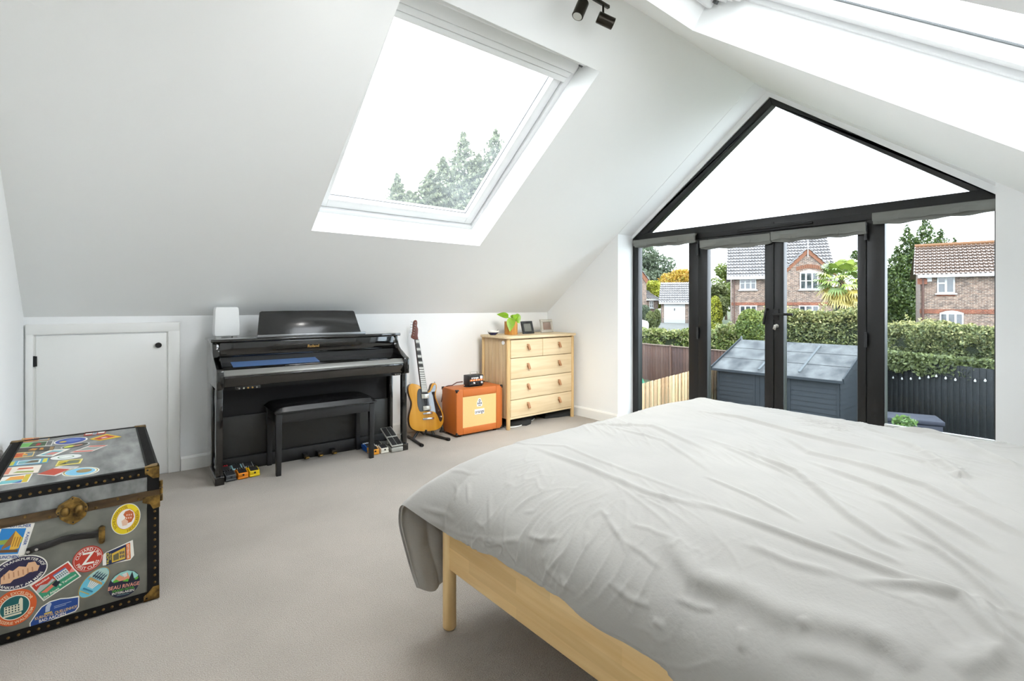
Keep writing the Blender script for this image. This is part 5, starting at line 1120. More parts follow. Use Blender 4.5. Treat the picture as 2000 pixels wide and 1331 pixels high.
cable('power_lead', [hb, hb+Vector((.04,.02,.01)), hb+Vector((.09,.02,-.01)), hb+Vector((.13,.05,-.018)), hb+Vector((.12,.12,-.02)), hb+Vector((.12,.16,-.2))], .006, BLACKM, 'black power lead behind the amplifier head beside the drawers')
cable('floor_lead', [(3.135,4.03,.05),(3.155,3.99,.03),(3.17,3.93,.012),(3.19,3.95,.012),(3.22,4.02,.012),(3.24,4.12,.012)], .006, BLACKM, 'black lead on the floor between cabinet and drawers')
# ================================================================ OUTSIDE
GZ = -2.4; TONE = .45
def gz(t): return GZ if t < 22 else min(-.55, GZ+(t-22)*(1.85/28))
GRASS = M('rough_lawn', (88,98,58), 1, var=.35, vscale=.8, bump=.6, bscale=14, bdist=.05)
vs = []; fs = []; ts = [3,8,14,22,28,34,40,46,50,60,80,120,200]; rs_ = [-120,-60,-20,0,10,20,30,60,140]
for t in ts:
    for r in rs_: p = W(r, t); vs.append((p.x, p.y, gz(t)))
for i in range(len(ts)-1):
    for k in range(len(rs_)-1): a = i*len(rs_)+k; fs.append((a,a+1,a+1+len(rs_),a+len(rs_)))
tag(MB().add(vs, fs).build('ground', GRASS), 'rough grass rising towards the houses outside', 'ground', kind='structure')
dr = MB(); P = [W(r,t,gz(t)+.03) for r, t in ((8.5,31),(15,31),(16,40),(20.5,49.9),(13,49.9),(9,40))]
dr.poly(P[:3]+[P[5]]); dr.poly([P[5],P[2],P[3],P[4]]); tag(dr.build('driveway', M('grey_block_paving', (150,146,140), .9, var=.15, vscale=3)), 'grey paved driveway before the garage', 'driveway', kind='structure')
# ---------------------------------------------------------------- foliage
def leaves(name, P, size, mat, parent, nrm=None, flat=.5):
    P = np.asarray(P, dtype=float); n = len(P)
    a = rng.normal(size=(n,3)); a /= np.linalg.norm(a,axis=1,keepdims=True)
    b = rng.normal(size=(n,3)); b -= (b*a).sum(1,keepdims=True)*a; b /= np.linalg.norm(b,axis=1,keepdims=True)
    s = size*rng.uniform(.6,1.3,size=(n,1))
    V = np.stack([P-a*s*.5, P+b*s*.28, P+a*s*.5, P-b*s*.28], 1).reshape(-1,3); F = np.arange(4*n).reshape(n,4)
    return raw(name, V, F, mat, parent, False)
def blob_pts(c, rad, n, shell=.55):
    d = rng.normal(size=(n,3)); d /= np.linalg.norm(d,axis=1,keepdims=True); r = shell+(1-shell)*rng.random((n,1))**.6
    return np.asarray(c)[None]+d*r*np.asarray(rad)[None]
TONE = .80
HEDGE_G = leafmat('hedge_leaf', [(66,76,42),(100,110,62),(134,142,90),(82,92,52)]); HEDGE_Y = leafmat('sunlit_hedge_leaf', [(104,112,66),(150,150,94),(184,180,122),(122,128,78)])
DARKG = leafmat('dark_conifer_leaf', [(42,62,28),(62,84,36),(92,112,48),(52,72,34)]); YELG = leafmat('yellow_green_leaf', [(150,158,52),(186,186,70),(128,140,48)]); AUT = leafmat('autumn_leaf', [(176,150,52),(206,160,60),(146,140,50),(186,132,52)])
GREYG = leafmat('grey_green_leaf', [(84,98,78),(110,122,98),(66,80,62)]); MIDG = leafmat('mid_green_leaf', [(70,92,38),(104,122,54),(140,148,74),(86,104,48)]); CORE = M('dark_twigs', (38,44,24), 1)  # CORE: dark brown-green twigs, keep hedges from being see-through
TONE = .45
BARK = M('bark', (84,70,56), 1, var=.3, vscale=8, bump=.6, bscale=20, bdist=.03)
def hedge(name, label, A, B, dep, z0, z1, n, size, mats, sprig=.0, group=None, core=True):
    """A, B = (r, t) ends of the front face"""
    a, b = W(*A), W(*B); L = (b-a).length; ax = (b-a)/L; ay = Vector((-ax.y, ax.x, 0));
    if ay.dot(Vector((CY,SY,0))) < 0: ay = -ay
    t = thing(name, label, 'hedge', (a.x, a.y, z0), math.atan2(ax.y, ax.x), group); sgn = 1 if Vector((-ax.y, ax.x, 0)).dot(ay) > 0 else -1
    H = z1-z0
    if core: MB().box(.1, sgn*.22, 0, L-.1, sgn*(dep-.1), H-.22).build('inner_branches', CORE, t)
    nf = int(n*.62); x = rng.uniform(0,L,nf); z = rng.uniform(0,H,nf)
    y = sgn*(.10+.30*rng.random(nf)+.22*vnoise(x*1.6,z*2.0,4)+.10*vnoise(x*4,z*4,14))
    Pf = np.stack([x,y,z],1); m2 = n-nf; x = rng.uniform(0,L,m2); y = sgn*rng.uniform(0,dep,m2); z = H-.05-.30*rng.random(m2)+.34*vnoise(x*1.1,y*1.5,9)+.2*vnoise(x*3.1,y*3.5,19)
    Pt = np.stack([x,y,z],1)
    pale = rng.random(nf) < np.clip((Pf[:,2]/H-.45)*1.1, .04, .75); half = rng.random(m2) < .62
    leaves('foliage', np.concatenate([Pf[~pale], Pt[~half]]), size, mats[0], t); leaves('sunlit_leaves', np.concatenate([Pf[pale], Pt[half]]), size, mats[1], t)  # sunlight on the hedge top put into a paler leaf colour
    if sprig:
        S = []
        for k in range(int(L*5)):
            x0 = rng.uniform(0,L); y0 = sgn*rng.uniform(.05,dep*.7); h = sprig*rng.uniform(.3,1); dx = rng.uniform(-.15,.15)
            for q in range(26): f = rng.random(); S.append((x0+dx*f+rng.normal()*.05, y0+rng.normal()*.05, H-.1+h*f))
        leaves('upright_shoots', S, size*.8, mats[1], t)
    return t
pr = lambda u, t: (u-1000)/FPX*t
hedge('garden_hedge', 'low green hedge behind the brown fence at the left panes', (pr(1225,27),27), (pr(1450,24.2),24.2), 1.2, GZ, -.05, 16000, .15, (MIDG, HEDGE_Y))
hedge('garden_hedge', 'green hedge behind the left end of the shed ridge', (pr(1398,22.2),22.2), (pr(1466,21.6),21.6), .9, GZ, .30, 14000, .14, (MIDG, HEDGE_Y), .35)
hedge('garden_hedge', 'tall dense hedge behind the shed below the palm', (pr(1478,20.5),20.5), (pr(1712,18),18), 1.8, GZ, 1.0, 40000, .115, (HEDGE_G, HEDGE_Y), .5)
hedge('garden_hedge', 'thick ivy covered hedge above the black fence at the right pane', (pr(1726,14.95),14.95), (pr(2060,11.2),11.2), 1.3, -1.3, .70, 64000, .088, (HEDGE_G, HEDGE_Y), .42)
ivy_s = 1
ivy = [o for o in COL.objects if o.get('label','').startswith('thick ivy')][0]
xx = rng.uniform(0,6.2,9000); low = -.62+.22*vnoise(xx*1.3,xx*.2,61)+.12*vnoise(xx*4.1,xx*.1,62); zz = low+(-.05-low)*rng.random(9000)**.8
leaves('ivy_overhang', np.stack([xx, -ivy_s*(.62+.25*rng.random(9000)), zz+1.3], 1), .11, HEDGE_G, ivy)
def tree(name, label, u, v0, v1, t, wpx, mat, n, size, kind='round', seed=1, zb=None, cat='tree'):
    """crown between pixel rows v0 (top) and v1 (foot of crown)"""
    r = pr(u, t); zt = CAMZ+(HY-v0)*t/FPX; zl = CAMZ+(HY-v1)*t/FPX; hw = (wpx if not isinstance(wpx, list) else 60)/2*t/FPX; base = gz(t) if zb is None else zb
    p = W(r, t); T = thing(name, label, cat, (p.x, p.y, base)); rg_ = np.random.default_rng(seed); P = []
    H0, H1 = zl-base, zt-base
    if kind == 'round':
        k = 16
        for i in range(k):
            a = rg_.uniform(0,2*np.pi); f = rg_.uniform(0,1); rr_ = hw*(.25+.55*math.sin(math.pi*min(1,f*.9+.08)))*rg_.uniform(.4,1)
            s_ = hw*rg_.uniform(.34,.5); c = (rr_*math.cos(a), rr_*math.sin(a), H0+(H1-H0)*(.08+.76*f)); P.append(blob_pts(c, (s_,s_,s_*.8), n//k))
    elif kind == 'spires':                  # several pointed leaders: wpx = [(u, v_top, width px), ...]
        for su, sv, sw in wpx:
            cx_0 = (su-u)*t/FPX; top = CAMZ+(HY-sv)*t/FPX-base; m_ = int(n*sw/sum(q[2] for q in wpx)); f = rg_.random(m_)**.6; a = rg_.uniform(0,2*np.pi,m_)
            rad = sw/2*t/FPX*np.minimum(1,f*2.2)**.8*(.35+.65*rg_.random(m_)**.5)*(.72+.28*np.sin(a*4+f*46+su))*(.8+.2*np.sin(f*70))
            P.append(np.stack([cx_0*SY+rad*np.cos(a), -cx_0*CY+rad*np.sin(a), top-f*(top-H0)-rad*.25],1))
    else:                                   # conifer: tiers of drooping sprays with pointed tips
        tips = [(0,0,1.0)]+[(rg_.uniform(-.55,.55),rg_.uniform(-.4,.4),rg_.uniform(.62,.93)) for _ in range(5)]
        for ti, (tx, ty, th_) in enumerate(tips):
            m_ = n//len(tips); f = rg_.random(m_)**.75; top = H0+(H1-H0)*th_; rad = hw*(.62 if ti == 0 else .42)*(f**.8)*(.45+.55*rg_.random(m_)**.4)
            a = rg_.uniform(0,2*np.pi,m_); lob = .7+.3*np.sin(a*5+f*31+ti*2)
            P.append(np.stack([tx*hw+rad*lob*np.cos(a), ty*hw+rad*lob*np.sin(a), top-f*(top-H0)-rad*.18],1))
    leaves('crown', np.concatenate(P), size, mat, T)
    MB().tube([(0,0,0),(0,0,H0*.6),(.05,0,H0+(H1-H0)*.7)], [.035*max(hw,1)+.08,.03*max(hw,1)+.06,.02], 8).build('trunk', BARK, T, smooth=True)
    return T
tree('tall_tree', 'tall grey green tree at the far left behind the garage', 1255, 478, 580, 85, 120, GREYG, 9000, .55, 'round', 3)
tree('tall_tree', 'smaller grey tree right of the tallest far left tree', 1308, 532, 585, 104, 60, GREYG, 4000, .5, 'round', 5)
tree('yellow_tree', 'yellow green bushy tree left of the garage roof', 1279, 540, 612, 58, 52, YELG, 6000, .30, 'round', 7)
tree('autumn_tree', 'orange tinged autumn tree above the garage roof', 1325, 522, 600, 66, 76, AUT, 7000, .34, 'round', 9)
tree('autumn_tree', 'pale green tree tinged yellow between the garage and the brick house', 1418, 512, 606, 60, 80, MIDG, 8000, .32, 'round', 11)
tree('tall_tree', 'dark green tree close to the left wall of the brick house', 1402, 548, 626, 44, 48, HEDGE_G, 7000, .26, 'round', 13)
tree('conifer', 'large dark conifer left of the right hand brick house', 1800, 428, 650, 42, [(1808,422,120),(1772,438,96),(1838,446,92),(1752,480,84),(1864,462,50),(1736,520,66),(1790,462,120)], DARKG, 42000, .25, 'spires', 15)
tree('conifer', 'lower conifer in front of the large dark conifer', 1748, 520, 650, 36, [(1744,522,50),(1766,545,50)], DARKG, 8000, .22, 'spires', 21)
tree('tall_tree', 'dark treetop peeping out beside the palm', 1672, 480, 560, 48, 30, DARKG, 2500, .2, 'round', 17)
tree('conifer', 'feathery conifer seen through the left skylight', 905, 258, 440, 15, [(905,256,110),(968,252,120),(866,305,90),(842,330,90),(776,338,60),(800,372,90),(935,300,110),(1010,290,110)], leafmat('pale_conifer_leaf', [(104,120,94),(130,144,116),(156,166,132)]), 40000, .12, 'spires', 24)
for k, (u_, v_, w__) in enumerate(((1520,585,110),(1612,576,80),(1664,570,64),(1716,582,60),(1770,590,60),(1950,562,110))):
    tree('distant_tree', ['first','second','third','fourth','fifth','sixth'][k]+' from the left of the row of far grey green trees beyond the houses', u_, v_, 640, 95+14*k, w__, GREYG, 2600, .8, 'round', 40+k)
# rounded bushes near the garage and hedge
def bush(name, label, u, v0, v1, t, wpx, mat, n, size):
    r = pr(u,t); zt = CAMZ+(HY-v0)*t/FPX; zl = CAMZ+(HY-v1)*t/FPX; hw = wpx/2*t/FPX; p = W(r,t); T = thing(name, label, 'bush', (p.x,p.y,zl))
    leaves('foliage', blob_pts((0,0,(zt-zl)*.45), (hw,hw,(zt-zl)*.55), n, .82), size, mat, T)
    MB().tube([(0,0,-.1),(0,0,(zt-zl)*.4)], .06, 6).build('stem', BARK, T)
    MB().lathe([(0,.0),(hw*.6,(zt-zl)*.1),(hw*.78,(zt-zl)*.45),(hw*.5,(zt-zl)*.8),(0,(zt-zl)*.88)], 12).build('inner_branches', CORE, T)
bush('domed_bush', 'clipped round topiary bush beside the far left house', 1259, 596, 622, 46, 22, GREYG, 2500, .16)
bush('domed_bush', 'clipped square topiary bush with a flat top by the driveway', 1271, 608, 643, 43, 20, HEDGE_G, 3000, .15)
bush('domed_bush', 'second clipped bush behind the square one by the driveway', 1283, 604, 637, 45, 14, HEDGE_G, 2200, .15)
bush('domed_bush', 'round pale green bush before the brick house ground floor window', 1466, 604, 668, 18.6, 52, MIDG, 5000, .11)
bush('domed_bush', 'yellow green shrub right of the garage', 1397, 578, 648, 36, 26, YELG, 2500, .16)
# ---------------------------------------------------------------- brick houses
BR = brickmat('mixed_brick', (166,138,122), (104,90,85), (206,198,188)); REDB = brickmat('red_brick_band', (168,96,70), (146,84,64), (170,140,120))
TILE = M('brown_grey_roof_tile', (140,136,136), .36, var=.25, vscale=2.5, spec=.8); TILE2 = M('brown_roof_tile', (128,106,92), .34, var=.25, vscale=2.5, spec=.8)
WIND = M('window_dark_glass', (70,78,84), .06, spec=.9, var=.4, vscale=1.2); WUP = M('white_window_frame', (232,234,234), .4)
def tiles(parent, eL, eR, rL, rR, mat, cw=.19, rh=.33):
    eL, eR, rL, rR = map(Vector, (eL, eR, rL, rR)); Lw = (eR-eL).length; Lh = (rL-eL).length; nc = max(2,int(Lw/cw)); nr = max(2,int(Lh/rh)); sub = 6
    nrm = (eR-eL).cross(rL-eL).normalized()
    if nrm.z < 0: nrm = -nrm
    cols = nc*sub; V = []; F = []
    for j in range(nr):
        for e in (0,1):
            v = (j+e*1.06)/nr; v = min(v,1); a = eL+(rL-eL)*v; b = eR+(rR-eR)*v
            for i in range(cols+1):
                u = i/cols; h = .05*max(0,math.sin(2*math.pi*i/sub))+(.06 if e == 0 else .004); V.append(a+(b-a)*u+nrm*h)
    s_ = cols+1
    for j in range(nr):
        a0 = 2*j*s_
        for i in range(cols): F.append((a0+i,a0+i+1,a0+s_+i+1,a0+s_+i))
        if j:
            p0 = a0-s_
            for i in range(cols): F.append((p0+i,p0+i+1,a0+i+1,a0+i))
    o = MB().add(V, F).build('roof_tiles', mat, parent, fixn=False); o['kind'] = 'stuff'; return o
class House:
    def __init__(s, label, u, t, rot, name='brick_house'):
        p = W(pr(u,t), t); s.base = gz(t)-.6; s.rz = YAW-math.pi/2+rot; s.root = thing(name, label, 'house', (p.x,p.y,s.base), s.rz)
        s.Mi = (Matrix.Translation(s.root.location)@Matrix.Rotation(s.rz,4,'Z')).inverted(); s.n = Vector((math.sin(s.rz),-math.cos(s.rz),0))
    def at(s, u, v, y=0.0):
        q = s.Mi@onp(u, v, Vector(s.root.location)-s.n*y, s.n); return q
    def win(s, u0, v0, u1, v1, cols, rows, y=0.0, arch=False, name='window'):
        a, b = s.at(u0,v1,y), s.at(u1,v0,y); w_, h_ = b.x-a.x, b.z-a.z; m = MB(); f = .07
        x0,x1,z0,z1 = a.x,b.x,a.z,b.z
        m.box(x0,y-.04,z0,x0+f,y+.05,z1); m.box(x1-f,y-.04,z0,x1,y+.05,z1); m.box(x0+f,y-.04,z0,x1-f,y+.05,z0+f); m.box(x0+f,y-.04,z1-f,x1-f,y+.05,z1)
        for k in range(1,cols): m.box(x0+w_*k/cols-.045,y-.045,z0+f,x0+w_*k/cols+.045,y+.05,z1-f)
        for k in range(1,rows): m.box(x0+f,y-.042,z0+h_*k/rows-.025,x1-f,y+.05,z0+h_*k/rows+.025)
        m.box(x0-.08,y-.12,z0-.07,x1+.08,y+.02,z0)
        if arch: m.prism([(x0,0),(x0+w_*.25,.10),(x0+w_*.5,.14),(x0+w_*.75,.10),(x1,0)], (0,y,z1), (1,0,0), (0,0,1), (0,-.04,0), (0,.05,0))
        wf = m.build(name, WUP, s.root)
        for c in range(cols):
            for r in range(rows):
                MB().box(x0+w_*c/cols+.03,y-.012,z0+h_*r/rows+.03,x0+w_*(c+1)/cols-.03,y+.02,z0+h_*(r+1)/rows-.03).build('pane', WIND, wf)
        return a, b
# middle house
h = House('brick house with a gabled wing behind the palm', 1429, 34, -math.radians(23)); R0 = h.root
e = h.at(1429,541); rdg = h.at(1429,469,3.2); xr = h.at(1626,541).x
MB().prism([(0,0),(xr,0),(xr,e.z),(0,e.z)], (0,0,0), (1,0,0), (0,0,1), (0,0,0), (0,6.4,0)).build('walls', BR, R0)
xl_r, xr_r = -.25, h.at(1614,469,3.2).x
tiles(R0, (-.3,-.3,e.z-.05), (xr+.2,-.3,e.z-.05), (xl_r,3.2,rdg.z), (xr_r,3.2,rdg.z), TILE)
MB().add([(-.3,6.7,e.z-.05),(xr+.2,6.7,e.z-.05),(xr_r,3.2,rdg.z),(xl_r,3.2,rdg.z)], [(0,1,2,3)]).build('rear_roof', TILE, R0)
MB().add([(0,0,e.z),(0,6.4,e.z),(0,3.2,rdg.z-.1)], [(0,1,2)]).build('gable_end', BR, R0); MB().add([(xr,0,e.z),(xr,6.4,e.z),(xr_r,3.2,rdg.z-.1)], [(0,1,2)]).build('gable_end', BR, R0)
MB().box(-.3,-.38,e.z-.2,xr,-.28,e.z).build('gutter', WUP, R0)
MB().tube([(xl_r,3.2,rdg.z+.05),(xr_r,3.2,rdg.z+.05)], .12, 8).build('ridge_tiles', TILE2, R0)
wy = -1.0; ap = h.at(1577.5,486,wy); gl_, gr_ = h.at(1524,533,wy), h.at(1634,527,wy)
MB().prism([(gl_.x+.25,0),(gr_.x-.25,0),(gr_.x-.25,gl_.z),(ap.x,ap.z-.18),(gl_.x+.25,gl_.z)], (0,0,0), (1,0,0), (0,0,1), (0,wy,0), (0,2.5,0)).build('wing_walls', BR, R0)
for a, b in (((gl_.x,gl_.z-.15),(ap.x,ap.z)),((gr_.x,gl_.z-.15),(ap.x,ap.z))):
    tiles(R0, (a[0],wy-.12,a[1]), (a[0],3.0,a[1]), (b[0],wy-.12,b[1]), (b[0],3.0,b[1]), TILE)
    dz = -.20; MB().prism([(a[0],a[1]+.02),(b[0],b[1]+.02),(b[0],b[1]+dz-.1),(a[0],a[1]+dz)], (0,wy-.06,0), (1,0,0), (0,0,1), (0,0,0), (0,.10,0)).build('rake_brick', M('terracotta_brick', (156,104,78), .9), R0)
a, b = h.win(1562,531.5,1598.5,566,3,2,wy,True)
arc = MB()
for k in range(14):
    f = k/13; x = a.x-.15+(b.x-a.x+.3)*f; z = b.z+.12+.13*math.sin(math.pi*f); arc.box(x-.04,wy-.03,z,x+.04,wy+.02,z+.24)
arc.build('brick_arch', M('terracotta_brick', (156,104,78), .9), R0)
h.win(1444.5,540.5,1477,566.5,3,2); h.win(1444.5,597,1478,624,3,2); h.win(1560,597,1600,625,3,2,wy); h.win(1524,597,1531,612,1,1,wy-.01)
z0 = h.at(1450,594).z; MB().box(-.02,-.03,z0-.1,gl_.x+.25,.02,z0+.1).build('brick_band', REDB, R0); MB().box(gl_.x+.23,wy-.03,z0-.1,gr_.x-.23,wy+.02,z0+.1).build('brick_band', REDB, R0)
q = h.at(1608.5,520.5,wy); MB().lathe([(0,0),(.13,0),(.12,.05),(0,.06)], 16).build('alarm_box', WUP, R0).location = (q.x,wy,q.z); 
for o in R0.children:
    if o.name.startswith('alarm_box'): o.rotation_euler = (math.pi/2,0,0)
q = h.at(1577.5,502,wy); MB().tube([(q.x,wy-.1,q.z),(q.x,wy-.1,q.z+1.25)], .03, 8).build('aerial_mast', WUP, R0)
q = h.at(1434,560); MB().tube([(q.x,-.1,.2),(q.x,-.1,e.z)], .045, 8).build('drain_pipe', M('brown_pipe', (96,58,44), .5), R0)
MB().box(xr*.82,2.9,rdg.z-.2,xr*.82+.5,3.5,rdg.z+.16).build('chimney_cap', TILE2, R0)
# right house
h2 = House('brick house at the right pane with a pale tiled roof', 1797, 28, -math.radians(37)); R2 = h2.root
e = h2.at(1797,538.5); rg2 = h2.at(1797,482.5,2.6); xr = 9.0
MB().prism([(0,0),(xr,0),(xr,e.z),(0,e.z)], (0,0,0), (1,0,0), (0,0,1), (0,0,0), (0,5.2,0)).build('walls', BR, R2)
tiles(R2, (-.3,-.3,e.z-.02), (xr,-.3,e.z-.02), (-.15,2.6,rg2.z), (xr,2.6,rg2.z), TILE2)
MB().add([(-.3,5.5,e.z),(xr,5.5,e.z),(xr,2.6,rg2.z),(-.15,2.6,rg2.z)], [(0,1,2,3)]).build('rear_roof', TILE2, R2)
MB().add([(0,0,e.z),(0,5.2,e.z),(0,2.6,rg2.z-.05)], [(0,1,2)]).build('gable_end', BR, R2)
MB().box(-.1,-.36,e.z-.14,xr,-.26,e.z+.02).build('gutter', WUP, R2); MB().tube([(-.15,2.6,rg2.z+.05),(xr,2.6,rg2.z+.05)], .11, 8).build('ridge_tiles', M('terracotta_ridge', (150,104,66), .8), R2)
MB().tube([(.12,-.1,.1),(.12,-.1,e.z-.1)], .06, 8).build('drain_pipe', M('brown_pipe', (96,58,44), .5), R2); MB().box(-.12,-.14,e.z-.5,.3,.0,e.z-.18).build('corbel', REDB, R2)
a, b = h2.win(1830,539.5,1865,573.5,2,1); xm = (a.x+b.x)/2; MB().box(a.x+.05,-.05,(a.z+b.z)/2+.05,xm-.02,.04,(a.z+b.z)/2+.13).build('casement_rail', WUP, R2)
MB().box(a.x-.02,-.02,a.z-.16,b.x+.02,.02,a.z-.06).build('brick_sill', REDB, R2)
a, b = h2.win(1835,612,1882,640,3,1,0,True)
q = h2.at(1814,544.5); MB().box(q.x-.13,-.1,q.z-.17,q.x+.13,.0,q.z+.13).build('vent_box', WUP, R2)
z0 = h2.at(1840,608).z; MB().box(-.02,-.03,z0-.14,xr,.02,z0+.10).build('brick_band', REDB, R2)
# garage
h3 = House('brick garage with white up and over doors', 1292, 50, -math.radians(16), 'garage'); R3 = h3.root
e = h3.at(1292,591); rg3 = h3.at(1298,552.5,2.6); xr = h3.at(1394,591).x
MB().prism([(0,0),(xr,0),(xr,e.z),(0,e.z)], (0,0,0), (1,0,0), (0,0,1), (0,0,0), (0,5.2,0)).build('walls', BR, R3)
tiles(R3, (-.3,-.3,e.z), (xr+.3,-.3,e.z), (-.05,2.6,rg3.z), (xr+.05,2.6,rg3.z), TILE, .24, .36)
MB().add([(-.3,5.5,e.z),(xr+.3,5.5,e.z),(xr+.05,2.6,rg3.z),(-.05,2.6,rg3.z)], [(0,1,2,3)]).build('rear_roof', TILE, R3)
MB().add([(0,0,e.z),(0,5.2,e.z),(0,2.6,rg3.z-.05)], [(0,1,2)]).build('gable_end', BR, R3); MB().add([(xr,0,e.z),(xr,5.2,e.z),(xr,2.6,rg3.z-.05)], [(0,1,2)]).build('gable_end', BR, R3)
MB().box(-.25,-.36,e.z-.16,xr+.25,-.24,e.z+.02).build('fascia', WUP, R3)
for u0, u1 in ((1297,1338),(1345,1387)):
    a, b = h3.at(u0,632), h3.at(u1,592.5); gd = MB().box(a.x,-.05,a.z,b.x,.02,b.z).build('garage_door', WUP, R3)
    for k in range(1,5): z = a.z+(b.z-a.z)*k/5; MB().box(a.x+.06,-.058,z-.02,b.x-.06,-.05,z+.005).build('door_rib', M('pale_grey_plastic', (206,206,204), .5), gd)
    MB().box((a.x+b.x)/2-.04,-.09,(a.z+b.z)/2+.25,(a.x+b.x)/2+.04,-.05,(a.z+b.z)/2+.5).build('door_handle', BLACKM, gd)
# far left house
h4 = House('brick house gable at the far left pane', 1180, 52, 0); R4 = h4.root
a = h4.at(1262.5,546); xw = a.x; apx = h4.at(1218,486); 
MB().prism([(0,0),(xw,0),(xw,a.z),(apx.x,apx.z),(0,a.z)], (0,0,0), (1,0,0), (0,0,1), (0,0,0), (0,7,0)).build('walls', BR, R4)
tiles(R4, (xw+.25,-.2,a.z-.1), (xw+.25,7.2,a.z-.1), (apx.x,-.2,apx.z+.1), (apx.x,7.2,apx.z+.1), TILE); MB().prism([(xw+.2,a.z-.05),(apx.x,apx.z+.1),(apx.x,apx.z-.35),(xw,a.z-.45)], (0,-.08,0), (1,0,0), (0,0,1), (0,0,0), (0,.1,0)).build('rake_brick', M('terracotta_brick', (156,104,78), .9), R4)
MB().add([(-.25,-.2,a.z-.1),(-.25,7.2,a.z-.1),(apx.x,7.2,apx.z+.1),(apx.x,-.2,apx.z+.1)], [(0,1,2,3)]).build('rear_roof', TILE, R4)
h4.win(1240,545,1250,567,2,2); h4.win(1238,586,1253.5,601,2,2)
b = h4.at(1287,585); c = h4.at(1270,572,2.0); MB().prism([(xw-.1,0),(b.x,0),(b.x,b.z),(xw-.1,b.z)], (0,0,0), (1,0,0), (0,0,1), (0,.3,0), (0,5,0)).build('lean_to_walls', BR, R4)
tiles(R4, (xw,.05,b.z), (b.x+.2,.05,b.z), (xw,2.4,c.z+.35), (b.x-.9,2.4,c.z+.35), TILE); MB().box(xw,.0,b.z-.12,b.x+.15,.1,b.z+.02).build('gutter', WUP, R4); h4.win(1268.5,588,1276,602,2,2,.28)
# ---------------------------------------------------------------- garden shed
sx, sy0, sy1 = 14.12, 4.25, 7.40
SLATE = M('slate_blue_boards', (30,40,50), .7, var=.15, vscale=3, stretch=(1,.4,3)); FELT = M('mineral_roof_felt', (136,136,136), .95, var=.5, col2=(70,72,76), vscale=2.2, stretch=(1,1.3,1), bump=.4, bscale=60, detail=9)
sh = thing('garden_shed', 'slate blue timber shed with a mottled felt roof', 'shed', (sx, sy0, GZ)); SL = sy1-sy0; eh, rh_ = 1.80, 2.50; dp_ = 3.4
MB().prism([(.03,0),(dp_-.03,0),(dp_-.03,eh),(dp_/2,rh_-.05),(.03,eh)], (0,0,0), (1,0,0), (0,0,1), (0,.03,0), (0,SL-.03,0)).build('inner_walls', M('shed_inner', (40,50,60), .9), sh)
nbd = 14; bh = eh/nbd
for k in range(nbd):
    z = k*bh
    for y0, y1 in ((0,SL*.36),(SL*.66,SL)):
        MB().add([(.0,y0,z),(-.02,y0,z),(-.006,y0,z+bh),(.03,y0,z+bh),(.0,y1,z),(-.02,y1,z),(-.006,y1,z+bh),(.03,y1,z+bh)], [(0,1,2,3),(7,6,5,4),(1,5,6,2),(0,4,5,1),(2,6,7,3)]).build('cladding_board', SLATE, sh)
    MB().add([(0,0,z),(0,-.02,z),(0,-.006,z+bh),(0,.03,z+bh),(dp_,0,z),(dp_,-.02,z),(dp_,-.006,z+bh),(dp_,.03,z+bh)], [(0,1,2,3),(7,6,5,4),(1,5,6,2),(0,4,5,1),(2,6,7,3)]).build('cladding_board', SLATE, sh)
for k in range(5):
    z = eh+k*.14; i = (k*.14)/(rh_-eh)*dp_/2; j = ((k+.9)*.14)/(rh_-eh)*dp_/2
    MB().add([(i,-.015,z),(dp_-i,-.015,z),(dp_-j,-.004,z+.126),(j,-.004,z+.126)], [(0,1,2,3)]).build('gable_board', SLATE, sh)
nd = 7; y0 = SL*.37; y1 = SL*.65
for k in range(nd): a = y0+(y1-y0)*k/nd; MB().box(-.025,a+.004,.04,.0,a+(y1-y0)/nd-.004,eh-.06).build('door_plank', SLATE, sh)
for y in (0, SL*.36, SL*.65, SL-.05): MB().box(-.035,y,0,.0,y+.05,eh).build('corner_batten', SLATE, sh)
sl = math.hypot(dp_/2+.14, rh_-eh); 
MB().add([(-.14,-.12,eh-.045),(-.14,SL+.12,eh-.045),(dp_/2,SL+.12,rh_+.01),(dp_/2,-.12,rh_+.01),(-.14,-.12,eh-.01),(-.14,SL+.12,eh-.01),(dp_/2,SL+.12,rh_+.045),(dp_/2,-.12,rh_+.045)], [(0,1,2,3),(7,6,5,4),(0,4,5,1),(1,5,6,2),(2,6,7,3),(3,7,4,0)]).build('roof_slope', FELT, sh)
MB().add([(dp_+.14,-.12,eh-.045),(dp_+.14,SL+.12,eh-.045),(dp_/2,SL+.12,rh_+.01),(dp_/2,-.12,rh_+.01),(dp_+.14,-.12,eh-.01),(dp_+.14,SL+.12,eh-.01),(dp_/2,SL+.12,rh_+.045),(dp_/2,-.12,rh_+.045)], [(0,1,2,3),(7,6,5,4),(0,4,5,1),(1,5,6,2),(2,6,7,3),(3,7,4,0)]).build('roof_slope', FELT, sh)
for f in (.36, .70): a = Vector((-.13+(dp_/2+.13)*f, 0, eh-.005+(rh_-eh+.05)*f)); MB().beam(a+Vector((0,-.11,0)), a+Vector((0,SL+.11,0)), .03, .008).build('felt_lap', M('dark_felt_lap', (72,72,74), .95), sh)  # felt laps in a darker grey than the roof
for yy, f0, f1 in ((SL*.62,.06,.5),(SL*.30,.10,.9)):
    A = lambda f: Vector((-.13+(dp_/2+.13)*f, yy, eh+.012+(rh_-eh+.05)*f)); MB().beam(A(f0), A(f1), .05, .03).build('roof_batten', M('weathered_batten', (116,120,124), .8), sh)
MB().beam((-.15,-.12,eh-.02),(dp_/2,-.12,rh_+.03),.03,.13).build('barge_board', SLATE, sh); MB().beam((-.15,SL+.12,eh-.02),(dp_/2,SL+.12,rh_+.03),.03,.13).build('barge_board', SLATE, sh)
